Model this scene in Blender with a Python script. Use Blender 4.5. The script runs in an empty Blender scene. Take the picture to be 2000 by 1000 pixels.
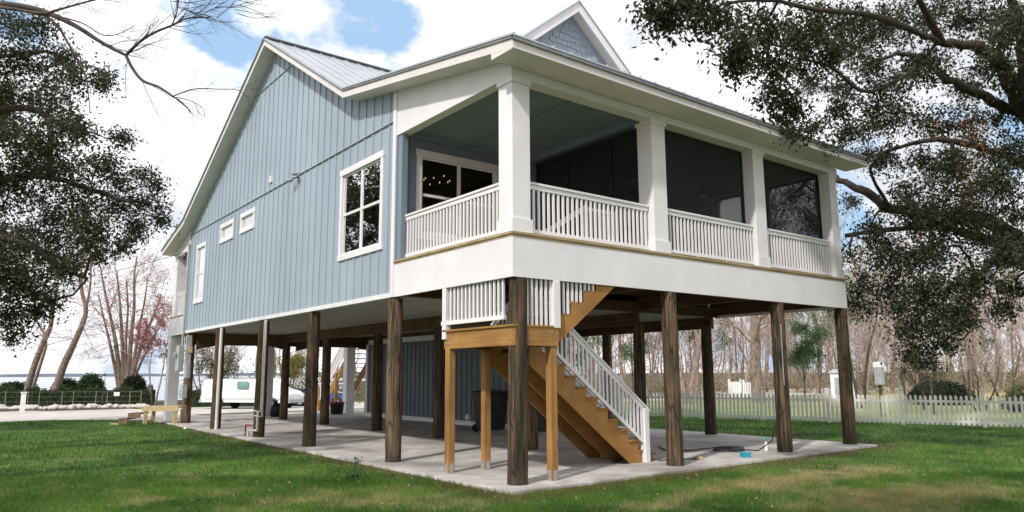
import bpy, math, random
import numpy as np
from mathutils import Vector, Matrix
random.seed(7); rng = np.random.default_rng(7)
scn = bpy.context.scene
COL = scn.collection
R_ = math.radians

# ------------------------------------------------------------------ camera
CP = np.array([-7.551, -9.723, 1.8]); YAW, PITCH, ROLL, FPX = R_(52.2154), R_(9.127), R_(-0.3059), 1430.74
_f = np.array([math.cos(PITCH)*math.cos(YAW), math.cos(PITCH)*math.sin(YAW), math.sin(PITCH)])
_r = np.array([math.sin(YAW), -math.cos(YAW), 0.0]); _u = np.cross(_r, _f)
CR = math.cos(ROLL)*_r + math.sin(ROLL)*_u; CU = -math.sin(ROLL)*_r + math.cos(ROLL)*_u; CF = _f
cam = bpy.data.cameras.new('camera'); cam.sensor_width = 36; cam.lens = 36*FPX/2000
cam.clip_start = 0.1; cam.clip_end = 12000
co = bpy.data.objects.new('camera', cam); COL.objects.link(co)
co.matrix_world = Matrix(((CR[0], CU[0], -CF[0], CP[0]), (CR[1], CU[1], -CF[1], CP[1]), (CR[2], CU[2], -CF[2], CP[2]), (0, 0, 0, 1)))
scn.camera = co

def ray(px, py): return CF + (px-1000)/FPX*CR - (py-500)/FPX*CU
def at(px, py, D): return CP + ray(px, py)*D            # a point D metres ahead of the viewer
def on(ax, v, px, py):
    d = ray(px, py); return CP + d*(v-CP[ax])/d[ax]

# ------------------------------------------------------------------ light
SUN = np.array([-1.0, -0.40, 0.98]); SUN = SUN/np.linalg.norm(SUN)
w = bpy.data.worlds.new('World'); scn.world = w; w.use_nodes = True
nt = w.node_tree; N = nt.nodes; L = nt.links
for n in list(N): N.remove(n)
out = N.new('ShaderNodeOutputWorld'); bg = N.new('ShaderNodeBackground'); L.new(bg.outputs[0], out.inputs[0])
sky = N.new('ShaderNodeTexSky'); sky.sky_type = 'NISHITA'; sky.sun_disc = False
sky.sun_elevation = math.asin(SUN[2]); sky.sun_rotation = math.atan2(SUN[0], SUN[1])
sky.air_density = 1.0; sky.dust_density = 1.0; sky.ozone_density = 1.0
tc = N.new('ShaderNodeTexCoord')
mp = N.new('ShaderNodeMapping'); mp.inputs['Scale'].default_value = (1, 1, 1.6); L.new(tc.outputs['Generated'], mp.inputs[0])
nz = N.new('ShaderNodeTexNoise'); nz.inputs['Scale'].default_value = 6.5; nz.inputs['Detail'].default_value = 9; nz.inputs['Roughness'].default_value = .58
L.new(mp.outputs[0], nz.inputs['Vector'])
def math_node(op, a, b=None, clamp=False):
    m = N.new('ShaderNodeMath'); m.operation = op; m.use_clamp = clamp
    for i, v in enumerate((a, b)):
        if v is None: continue
        if isinstance(v, (int, float)): m.inputs[i].default_value = v
        else: L.new(v, m.inputs[i])
    return m.outputs[0]
gap = None      # openings between the clouds, each round a direction of the sky
for (px, py, s, a) in ((590, 20, 70, 1.0), (670, -10, 62, .9), (760, 40, 42, 1.0), (730, 70, 22, .5), (450, 20, 62, .95), (390, 70, 18, .5), (520, 30, 40, .7), (1690, 290, 50, .7), (1650, 400, 50, .7), (1800, 240, 45, .6), (1960, 250, 50, .6), (1930, 640, 40, .4), (20, 40, 46, .8)):
    d = ray(px, py); d = d/np.linalg.norm(d)
    vm = N.new('ShaderNodeVectorMath'); vm.operation = 'DISTANCE'; L.new(tc.outputs['Generated'], vm.inputs[0]); vm.inputs[1].default_value = tuple(d)
    q = math_node('DIVIDE', vm.outputs['Value'], s/FPX); q = math_node('MULTIPLY', q, q); q = math_node('MULTIPLY', q, -0.55)
    g = math_node('MULTIPLY', math_node('EXPONENT', q), a)
    gap = g if gap is None else math_node('ADD', gap, g)
cov = math_node('SUBTRACT', math_node('ADD', math_node('MULTIPLY', math_node('SUBTRACT', nz.outputs[0], .5), 4.6), 1.0), math_node('MULTIPLY', math_node('MINIMUM', gap, .95), 1.15))
ramp = N.new('ShaderNodeValToRGB'); L.new(cov, ramp.inputs[0]); ramp.color_ramp.elements[0].position = .12; ramp.color_ramp.elements[1].position = .62
n2 = N.new('ShaderNodeTexNoise'); n2.inputs['Scale'].default_value = 5; n2.inputs['Detail'].default_value = 6; L.new(mp.outputs[0], n2.inputs['Vector'])
cr2 = N.new('ShaderNodeValToRGB'); L.new(n2.outputs[0], cr2.inputs[0])
cr2.color_ramp.elements[0].position = .38; cr2.color_ramp.elements[0].color = (6.9, 7.1, 7.6, 1)
cr2.color_ramp.elements[1].position = .62; cr2.color_ramp.elements[1].color = (11.5, 11.4, 11.6, 1)
bl = N.new('ShaderNodeMix'); bl.data_type = 'RGBA'; bl.blend_type = 'MIX'; bl.inputs[0].default_value = .8
L.new(sky.outputs[0], bl.inputs[6]); bl.inputs[7].default_value = (4.0, 6.0, 8.6, 1)
mx = N.new('ShaderNodeMix'); mx.data_type = 'RGBA'; L.new(ramp.outputs[0], mx.inputs[0]); L.new(bl.outputs[2], mx.inputs[6]); L.new(cr2.outputs[0], mx.inputs[7])
L.new(mx.outputs[2], bg.inputs[0]); bg.inputs[1].default_value = 0.1
sl = bpy.data.lights.new('sun', 'SUN'); sl.energy = 2.6; sl.angle = R_(2.5); sl.color = (1, .96, .9)
so = bpy.data.objects.new('sun', sl); COL.objects.link(so)
so.rotation_euler = Vector(SUN).to_track_quat('Z', 'Y').to_euler()
vs = scn.view_settings; vs.view_transform = 'Standard'; vs.look = 'None'; vs.exposure = 0.3; vs.gamma = 1
scn.render.engine = 'CYCLES'; scn.cycles.diffuse_bounces = 2

# ------------------------------------------------------------------ materials
def M(name, c1, c2=None, rough=.6, scale=4, stretch=(1, 1, 1), bump=0.0, spec=.3, c3=None, scale2=None, amt2=.5, pos=(.35, .65), metal=0, bscale=None):
    m = bpy.data.materials.new(name); m.use_nodes = True; t = m.node_tree; n = t.nodes; l = t.links
    b = n['Principled BSDF']; b.inputs['Roughness'].default_value = rough; b.inputs['Specular IOR Level'].default_value = spec; b.inputs['Metallic'].default_value = metal
    c2 = c2 or tuple(min(1, v*1.12) for v in c1)
    tc = n.new('ShaderNodeTexCoord'); mp = n.new('ShaderNodeMapping'); mp.inputs['Scale'].default_value = stretch; l.new(tc.outputs['Object'], mp.inputs[0])
    nz = n.new('ShaderNodeTexNoise'); nz.inputs['Scale'].default_value = scale; nz.inputs['Detail'].default_value = 6; l.new(mp.outputs[0], nz.inputs['Vector'])
    r = n.new('ShaderNodeValToRGB'); l.new(nz.outputs[0], r.inputs[0])
    r.color_ramp.elements[0].position, r.color_ramp.elements[1].position = pos
    r.color_ramp.elements[0].color = (*c1, 1); r.color_ramp.elements[1].color = (*c2, 1)
    colr = r.outputs[0]
    if c3:
        nb = n.new('ShaderNodeTexNoise'); nb.inputs['Scale'].default_value = scale2 or scale*.2; nb.inputs['Detail'].default_value = 5; l.new(tc.outputs['Object'], nb.inputs['Vector'])
        r2 = n.new('ShaderNodeValToRGB'); l.new(nb.outputs[0], r2.inputs[0]); r2.color_ramp.elements[0].position = .45; r2.color_ramp.elements[1].position = .7
        r2.color_ramp.elements[1].color = (amt2, amt2, amt2, 1)
        mm = n.new('ShaderNodeMix'); mm.data_type = 'RGBA'; l.new(r2.outputs[0], mm.inputs[0]); l.new(colr, mm.inputs[6]); mm.inputs[7].default_value = (*c3, 1); colr = mm.outputs[2]
    l.new(colr, b.inputs['Base Color'])
    if bump:
        src = nz
        if bscale:
            src = n.new('ShaderNodeTexNoise'); src.inputs['Scale'].default_value = bscale; src.inputs['Detail'].default_value = 4; l.new(mp.outputs[0], src.inputs['Vector'])
        bp = n.new('ShaderNodeBump'); bp.inputs['Strength'].default_value = bump; bp.inputs['Distance'].default_value = .02; l.new(src.outputs[0], bp.inputs['Height']); l.new(bp.outputs[0], b.inputs['Normal'])
    return m
MT = {}
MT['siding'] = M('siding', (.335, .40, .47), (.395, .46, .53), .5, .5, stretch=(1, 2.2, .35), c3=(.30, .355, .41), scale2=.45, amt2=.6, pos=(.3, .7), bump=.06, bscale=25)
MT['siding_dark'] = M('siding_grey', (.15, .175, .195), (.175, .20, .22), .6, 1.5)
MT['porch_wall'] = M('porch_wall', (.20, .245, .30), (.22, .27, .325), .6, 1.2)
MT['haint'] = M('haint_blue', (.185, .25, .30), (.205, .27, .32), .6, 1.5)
MT['white'] = M('white_paint', (.78, .76, .78), (.84, .82, .84), .5, 2.5, c3=(.68, .66, .64), scale2=.8, amt2=.35)
MT['band'] = M('white_band', (.77, .75, .775), (.83, .81, .835), .5, 1.6, c3=(.67, .65, .645), scale2=.5, amt2=.5, bump=.05, bscale=60)
MT['soffit'] = M('soffit_paint', (.69, .65, .635), (.75, .71, .695), .6, 2)
MT['roof'] = M('roof_metal', (.42, .45, .48), (.50, .53, .56), .33, 1.5, spec=.6, metal=.35)
MT['roof_edge'] = M('roof_edge', (.20, .21, .22), (.27, .28, .29), .45, 3, metal=.4)
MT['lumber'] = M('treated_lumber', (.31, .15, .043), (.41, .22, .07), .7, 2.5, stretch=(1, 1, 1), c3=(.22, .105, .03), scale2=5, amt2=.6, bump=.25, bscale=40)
def wood_along(name, axis, a, b, c):
    s = [14, 14, 14]; s[axis] = .7
    m = M(name, a, b, .75, 1, stretch=tuple(s), c3=c, scale2=1.6, amt2=.6, bump=.3)
    t = m.node_tree; n = t.nodes; l = t.links; p = n['Principled BSDF']; src = p.inputs['Base Color'].links[0].from_socket
    tc = n.new('ShaderNodeTexCoord'); mp = n.new('ShaderNodeMapping'); k = [3.2, 3.2, 3.2]; k[axis] = 1.5; mp.inputs['Scale'].default_value = tuple(k); l.new(tc.outputs['Object'], mp.inputs[0])
    v = n.new('ShaderNodeTexVoronoi'); v.inputs['Scale'].default_value = 1.0; l.new(mp.outputs[0], v.inputs['Vector'])
    r = n.new('ShaderNodeValToRGB'); l.new(v.outputs['Distance'], r.inputs[0]); r.color_ramp.elements[0].position = .05; r.color_ramp.elements[0].color = (.85, .85, .85, 1); r.color_ramp.elements[1].position = .13; r.color_ramp.elements[1].color = (0, 0, 0, 1)
    q = n.new('ShaderNodeMix'); q.data_type = 'RGBA'; l.new(r.outputs[0], q.inputs[0]); l.new(src, q.inputs[6]); q.inputs[7].default_value = (c[0]*.35, c[1]*.3, c[2]*.4, 1); l.new(q.outputs[2], p.inputs['Base Color'])
    return m
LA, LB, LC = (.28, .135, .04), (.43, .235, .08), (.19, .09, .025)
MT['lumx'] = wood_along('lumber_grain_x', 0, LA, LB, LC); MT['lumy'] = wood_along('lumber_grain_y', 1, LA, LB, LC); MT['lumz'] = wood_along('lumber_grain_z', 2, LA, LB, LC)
MT['deckedge'] = wood_along('deck_board', 0, (.36, .27, .15), (.50, .40, .24), (.25, .18, .10))
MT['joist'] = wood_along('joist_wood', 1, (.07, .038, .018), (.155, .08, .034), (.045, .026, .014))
MT['pile'] = M('pile_wood', (.036, .024, .015), (.22, .15, .09), .9, 1.5, stretch=(15, 15, .5), c3=(.05, .042, .028), scale2=1.6, amt2=.8, bump=1.0, pos=(.36, .70))
def vary_piles(m):
    t = m.node_tree; n = t.nodes; l = t.links; p = n['Principled BSDF']; src = p.inputs['Base Color'].links[0].from_socket
    oi = n.new('ShaderNodeObjectInfo'); tc = n.new('ShaderNodeTexCoord')
    for mpn in [q for q in n if q.type == 'MAPPING']:
        cx = n.new('ShaderNodeCombineXYZ'); ml = n.new('ShaderNodeMath'); ml.operation = 'MULTIPLY'; ml.inputs[1].default_value = 40; l.new(oi.outputs['Random'], ml.inputs[0]); l.new(ml.outputs[0], cx.inputs[0]); l.new(ml.outputs[0], cx.inputs[2]); l.new(cx.outputs[0], mpn.inputs['Location'])
    hs = n.new('ShaderNodeHueSaturation'); mr = n.new('ShaderNodeMapRange'); mr.inputs['To Min'].default_value = .7; mr.inputs['To Max'].default_value = 1.35; l.new(oi.outputs['Random'], mr.inputs[0]); l.new(mr.outputs[0], hs.inputs['Value']); l.new(src, hs.inputs['Color'])
    sp = n.new('ShaderNodeSeparateXYZ'); l.new(tc.outputs['Object'], sp.inputs[0]); nz = n.new('ShaderNodeTexNoise'); nz.inputs['Scale'].default_value = 7; l.new(tc.outputs['Object'], nz.inputs['Vector'])
    a = n.new('ShaderNodeMath'); a.operation = 'MULTIPLY_ADD'; a.inputs[1].default_value = .6; l.new(nz.outputs[0], a.inputs[0]); l.new(sp.outputs[2], a.inputs[2])
    r = n.new('ShaderNodeValToRGB'); l.new(a.outputs[0], r.inputs[0]); r.color_ramp.elements[0].position = .33; r.color_ramp.elements[0].color = (.7, .7, .7, 1); r.color_ramp.elements[1].position = .55; r.color_ramp.elements[1].color = (0, 0, 0, 1)
    q = n.new('ShaderNodeMix'); q.data_type = 'RGBA'; l.new(r.outputs[0], q.inputs[0]); l.new(hs.outputs[0], q.inputs[6]); q.inputs[7].default_value = (.06, .045, .032, 1); l.new(q.outputs[2], p.inputs['Base Color'])
    vo = n.new('ShaderNodeTexVoronoi'); vo.feature = 'DISTANCE_TO_EDGE'; vo.inputs['Scale'].default_value = 1; mp = n.new('ShaderNodeMapping'); mp.inputs['Scale'].default_value = (14, 14, .9); l.new(tc.outputs['Object'], mp.inputs[0]); l.new(mp.outputs[0], vo.inputs['Vector'])
    r2 = n.new('ShaderNodeValToRGB'); l.new(vo.outputs['Distance'], r2.inputs[0]); r2.color_ramp.elements[0].position = .01; r2.color_ramp.elements[0].color = (.75, .75, .75, 1); r2.color_ramp.elements[1].position = .06; r2.color_ramp.elements[1].color = (0, 0, 0, 1)
    q2 = n.new('ShaderNodeMix'); q2.data_type = 'RGBA'; l.new(r2.outputs[0], q2.inputs[0]); l.new(q.outputs[2], q2.inputs[6]); q2.inputs[7].default_value = (.012, .009, .007, 1); l.new(q2.outputs[2], p.inputs['Base Color'])
vary_piles(MT['pile'])
MT['concrete'] = M('concrete', (.42, .39, .365), (.60, .575, .55), .75, 2.2, c3=(.22, .195, .175), scale2=.42, amt2=.85, bump=.12, bscale=30)
MT['road'] = M('road_concrete', (.46, .42, .39), (.58, .54, .51), .8, 1.0, c3=(.38, .35, .33), scale2=.2, amt2=.5)
MT['galv'] = M('galvanised', (.35, .37, .38), (.5, .52, .53), .4, 9, metal=.6)
MT['pvc'] = M('pvc_pipe', (.62, .58, .52), (.72, .68, .62), .45, 4)
MT['black'] = M('black_plastic', (.012, .012, .013), (.03, .03, .032), .5, 5)
MT['darkbin'] = M('dark_bin', (.018, .022, .02), (.035, .04, .038), .5, 4)
MT['tyre'] = M('tyre_rubber', (.015, .015, .016), (.03, .03, .03), .85, 9)
MT['vanwhite'] = M('van_paint', (.74, .75, .75), (.80, .80, .80), .25, 1.5, spec=.5)
MT['carblue'] = M('blue_paint', (.02, .10, .30), (.03, .13, .36), .25, 2, spec=.6)
MT['chrome'] = M('wheel_metal', (.4, .4, .4), (.6, .6, .6), .3, 5, metal=.8)
MT['red'] = M('red_paint', (.28, .02, .03), (.4, .04, .05), .5, 5)
MT['orange'] = M('orange_lens', (.7, .2, .03), (.8, .3, .05), .4, 5)
MT['greybox'] = M('grey_enclosure', (.33, .35, .36), (.42, .44, .45), .45, 4)
MT['blueobj'] = M('turquoise_plastic', (.02, .30, .40), (.04, .40, .50), .4, 5)
MT['greenobj'] = M('green_plastic', (.08, .45, .18), (.15, .6, .3), .4, 5)
MT['bark'] = M('oak_bark', (.02, .015, .012), (.065, .05, .04), .9, 5, stretch=(3, 3, 1), bump=1.0, c3=(.055, .032, .022), scale2=.8, amt2=.6)
MT['barkpale'] = M('pale_bark', (.15, .115, .095), (.34, .27, .22), .9, 4, stretch=(2, 2, .7), bump=.6, c3=(.22, .10, .08), scale2=.6, amt2=.5)
MT['barkpink'] = M('pink_twigs', (.32, .22, .20), (.52, .40, .37), .9, 1.5)
MT['barkgrey'] = M('grey_twigs', (.27, .22, .195), (.44, .38, .34), .9, 1.5)
MT['barkdark'] = M('dark_twigs', (.05, .04, .035), (.11, .085, .075), .9, 4)
MT['rock'] = M('pale_rock', (.45, .41, .38), (.62, .58, .54), .85, 5, bump=.5)
MT['plank'] = M('pale_plank', (.50, .36, .18), (.62, .47, .27), .7, 4, stretch=(1, 6, 6))
MT['brownplank'] = M('brown_plank', (.14, .085, .05), (.22, .14, .09), .75, 4)
MT['room'] = M('room_wall', (.30, .24, .18), (.34, .28, .21), .8, 1)
MT['plain_white'] = M('matt_white', (.80, .81, .82), (.86, .87, .88), .6, 2)
MT['curtain'] = M('curtain', (.16, .22, .13), (.24, .30, .2), .8, 2, stretch=(1, 9, 1))
MT['fence'] = M('fence_paint', (.80, .78, .77), (.86, .84, .83), .65, 1.2, c3=(.68, .65, .60), scale2=.5, amt2=.5)
MT['postdark'] = M('dark_post', (.05, .04, .035), (.10, .08, .07), .8, 4)

def leafmat(name, a, b, tr=.25):
    m = bpy.data.materials.new(name); m.use_nodes = True; t = m.node_tree; n = t.nodes; l = t.links
    p = n['Principled BSDF']; p.inputs['Roughness'].default_value = .6; p.inputs['Specular IOR Level'].default_value = .15
    at_ = n.new('ShaderNodeAttribute'); at_.attribute_name = 'tone'
    r = n.new('ShaderNodeValToRGB'); l.new(at_.outputs['Fac'], r.inputs[0]); r.color_ramp.elements[0].color = (*a, 1); r.color_ramp.elements[1].color = (*b, 1)
    l.new(r.outputs[0], p.inputs['Base Color'])
    tb = n.new('ShaderNodeBsdfTranslucent'); l.new(r.outputs[0], tb.inputs[0])
    mx = n.new('ShaderNodeMixShader'); mx.inputs[0].default_value = tr; l.new(p.outputs[0], mx.inputs[1]); l.new(tb.outputs[0], mx.inputs[2]); l.new(mx.outputs[0], n['Material Output'].inputs[0])
    return m
MT['oakleaf'] = leafmat('oak_leaves', (.016, .021, .011), (.095, .105, .058), .3)
MT['deadleaf'] = leafmat('dead_leaves', (.16, .07, .03), (.28, .13, .06))
MT['hedgeleaf'] = leafmat('hedge_leaves', (.02, .045, .015), (.07, .11, .04))
MT['hedgedark'] = leafmat('dark_hedge_leaves', (.012, .02, .012), (.04, .05, .03))
MT['pineleaf'] = leafmat('conifer_needles', (.03, .07, .025), (.11, .18, .07))
MT['pinkleaf'] = leafmat('pink_buds', (.30, .10, .11), (.45, .20, .20))
MT['tanleaf'] = leafmat('dry_leaves', (.24, .17, .11), (.42, .32, .22))
MT['oliveleaf'] = leafmat('olive_undergrowth', (.08, .085, .035), (.22, .20, .10))
MT['yellowleaf'] = leafmat('yellow_shrub_leaves', (.22, .20, .06), (.38, .32, .12))

MT['underside'] = M('underside_panel', (.30, .28, .255), (.37, .35, .32), .7, 1.5)
MT['bushcore'] = M('shrub_inside', (.010, .018, .008), (.03, .045, .02), .9, 9, bump=1)
def emis(name, c, s):
    m = bpy.data.materials.new(name); m.use_nodes = True; n = m.node_tree.nodes; b = n['Principled BSDF']
    b.inputs['Emission Color'].default_value = (*c, 1); b.inputs['Emission Strength'].default_value = s; return m
MT['bulb'] = emis('warm_bulb', (1, .45, .15), 3.5)
MT['can'] = emis('warm_downlight', (1, .72, .45), 4)

def glassmat(name, tint, fac, rough=.0):
    m = bpy.data.materials.new(name); m.use_nodes = True; t = m.node_tree; n = t.nodes; l = t.links
    for q in list(n):
        if q.type == 'BSDF_PRINCIPLED': n.remove(q)
    tr = n.new('ShaderNodeBsdfTransparent'); tr.inputs[0].default_value = (*tint, 1)
    gl = n.new('ShaderNodeBsdfGlossy'); gl.inputs['Roughness'].default_value = rough
    fr = n.new('ShaderNodeFresnel'); fr.inputs[0].default_value = fac
    mx = n.new('ShaderNodeMixShader'); l.new(fr.outputs[0], mx.inputs[0]); l.new(tr.outputs[0], mx.inputs[1]); l.new(gl.outputs[0], mx.inputs[2]); l.new(mx.outputs[0], n['Material Output'].inputs[0])
    return m
MT['glass'] = glassmat('window_glass', (.5, .52, .52), 1.38)
MT['vanglass'] = M('van_glass', (.10, .20, .20), (.2, .36, .36), .08, 1, spec=.8)
def screenmat():
    m = bpy.data.materials.new('insect_screen'); m.use_nodes = True; t = m.node_tree; n = t.nodes; l = t.links
    p = n['Principled BSDF']; p.inputs['Base Color'].default_value = (.010, .010, .011, 1); p.inputs['Roughness'].default_value = .7
    tr = n.new('ShaderNodeBsdfTransparent'); mx = n.new('ShaderNodeMixShader'); mx.inputs[0].default_value = .55
    l.new(p.outputs[0], mx.inputs[1]); l.new(tr.outputs[0], mx.inputs[2]); l.new(mx.outputs[0], n['Material Output'].inputs[0])
    return m
MT['screen'] = screenmat()

# dry spots of the lawn: (x, y, rx, ry)
def ground_xy(px, py, z=-0.05):
    d = ray(px, py); t = (z-CP[2])/d[2]; q = CP+d*t; return q[0], q[1]
DRY = []
for (px, py, rx, ry) in ((340, 935, .9, .35), (215, 985, 1.0, .35), (1560, 935, 1.6, .5), (1700, 920, 1.1, .5), (1470, 948, 1.0, .35), (1780, 985, 1.4, .5), (600, 975, 1.2, .35), (420, 965, .6, .3), (330, 880, 1.0, .5), (120, 900, .9, .4), (1640, 975, 1.0, .4), (760, 980, .7, .35), (1890, 960, .8, .5), (900, 985, .6, .3), (60, 960, .6, .6), (1300, 985, .9, .3)):
    DRY.append((*ground_xy(px, py), rx, ry))
DRYW = [.55 if q[1] > 2.5 else 1.0 for q in DRY]
def lawnmat(name, blade):
    m = bpy.data.materials.new(name); m.use_nodes = True; t = m.node_tree; n = t.nodes; l = t.links
    p = n['Principled BSDF']; p.inputs['Roughness'].default_value = .75; p.inputs['Specular IOR Level'].default_value = .15
    geo = n.new('ShaderNodeNewGeometry')
    def nse(s, d=5, ro=.55, st=None):
        q = n.new('ShaderNodeTexNoise'); q.inputs['Scale'].default_value = s; q.inputs['Detail'].default_value = d; q.inputs['Roughness'].default_value = ro
        l.new(geo.outputs['Position'], q.inputs['Vector']); return q.outputs[0]
    def mth(op, a, b=None, cl=False):
        q = n.new('ShaderNodeMath'); q.operation = op; q.use_clamp = cl
        for i, v in enumerate((a, b)):
            if v is None: continue
            if isinstance(v, (int, float)): q.inputs[i].default_value = v
            else: l.new(v, q.inputs[i])
        return q.outputs[0]
    def rmp(v, a, b):
        return mth('DIVIDE', mth('SUBTRACT', v, a), b-a, True)
    def mix(f, a, b):
        q = n.new('ShaderNodeMix'); q.data_type = 'RGBA'
        if isinstance(f, float): q.inputs[0].default_value = f
        else: l.new(f, q.inputs[0])
        for i, c in ((6, a), (7, b)):
            if isinstance(c, tuple): q.inputs[i].default_value = (*c, 1)
            else: l.new(c, q.inputs[i])
        return q.outputs[2]
    sep = n.new('ShaderNodeSeparateXYZ'); l.new(geo.outputs['Position'], sep.inputs[0]); X, Y = sep.outputs[0], sep.outputs[1]
    k = 1.25 if blade else 1.0
    dark = tuple(v*k for v in (.027, .080, .014)); lite = tuple(v*k for v in (.112, .208, .036)); tan = tuple(v*k for v in (.33, .27, .14))
    if blade:
        ta = n.new('ShaderNodeAttribute'); ta.attribute_name = 'tone'; tone = ta.outputs['Fac']
        base = mix(mth('ADD', mth('MULTIPLY', rmp(nse(.55), .36, .66), .65), mth('MULTIPLY', tone, .35)), dark, lite)
    else:
        base = mix(rmp(nse(.55), .36, .66), dark, lite)
    dsum = None
    for wgt, (x, y, rx, ry) in zip(DRYW, DRY):
        a = mth('DIVIDE', mth('SUBTRACT', X, x), rx*1.1); b = mth('DIVIDE', mth('SUBTRACT', Y, y), ry*1.4)
        g = mth('EXPONENT', mth('MULTIPLY', mth('ADD', mth('MULTIPLY', a, a), mth('MULTIPLY', b, b)), -.8)); g = mth('MULTIPLY', g, wgt)
        dsum = g if dsum is None else mth('ADD', dsum, g)
    nd = nse(1.7, 7, .68)
    v = mth('ADD', mth('MULTIPLY', dsum, .20), nd)
    v = mth('ADD', v, mth('MULTIPLY', mth('SUBTRACT', nse(9.0, 4, .7), .5), .30))
    if blade: v = mth('ADD', v, mth('MULTIPLY', mth('SUBTRACT', tone, .5), .10))
    dry = mth('MULTIPLY', rmp(v, .55, .82), .85)
    c = mix(dry, base, tan)
    # trodden earth along the slab: distance outside the rectangle
    dx = mth('MAXIMUM', mth('SUBTRACT', -.42, X), mth('SUBTRACT', X, 11.35)); dy = mth('MAXIMUM', mth('SUBTRACT', -.5, Y), mth('SUBTRACT', Y, 22.6))
    e = mth('SUBTRACT', 1.0, mth('DIVIDE', mth('MAXIMUM', dx, dy), mth('MULTIPLY', nse(.5), 1.5)), True)
    front = mth('LESS_THAN', Y, 1.0); e2 = mth('MULTIPLY', e, mth('ADD', mth('MULTIPLY', front, .55), .9), True)
    c = mix(mth('MULTIPLY', e2, rmp(nse(3.0, 6, .7), .30, .62)), c, (.13, .085, .045))
    far = rmp(mth('ADD', X, mth('MULTIPLY', Y, .28)), 21.0, 24.0)     # the rougher field beyond the fence
    fieldc = mix(rmp(mth('ADD', nse(.25), mth('MULTIPLY', rmp(mth('ADD', X, mth('MULTIPLY', Y, .28)), 26.0, 50.0), .2)), .42, .7), (.16, .24, .06), (.38, .33, .17))
    c = mix(far, c, fieldc)
    back = rmp(mth('ADD', mth('MULTIPLY', X, -.61), mth('MULTIPLY', Y, -.79)), 7.0, 12.0)     # unseen ground behind the viewer, browned to keep green bounce off the white trim
    c = mix(back, c, mix(rmp(nse(.6), .35, .65), (.17, .13, .10), (.30, .25, .21)))
    rough = rmp(Y, 47.5, 50)
    c = mix(rough, c, mix(rmp(nse(.8), .4, .65), (.045, .05, .02), (.14, .11, .06)))
    l.new(c, p.inputs['Base Color'])
    if not blade:
        bp = n.new('ShaderNodeBump'); bp.inputs['Strength'].default_value = .6; bp.inputs['Distance'].default_value = .05; l.new(nse(22, 4), bp.inputs['Height']); l.new(bp.outputs[0], p.inputs['Normal'])
    else:
        tb = n.new('ShaderNodeBsdfTranslucent'); l.new(c, tb.inputs[0]); mxs = n.new('ShaderNodeMixShader'); mxs.inputs[0].default_value = .35
        l.new(p.outputs[0], mxs.inputs[1]); l.new(tb.outputs[0], mxs.inputs[2]); l.new(mxs.outputs[0], n['Material Output'].inputs[0])
    return m
MT['lawn'] = lawnmat('lawn_ground', False); MT['blade'] = lawnmat('grass_blades', True)

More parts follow.
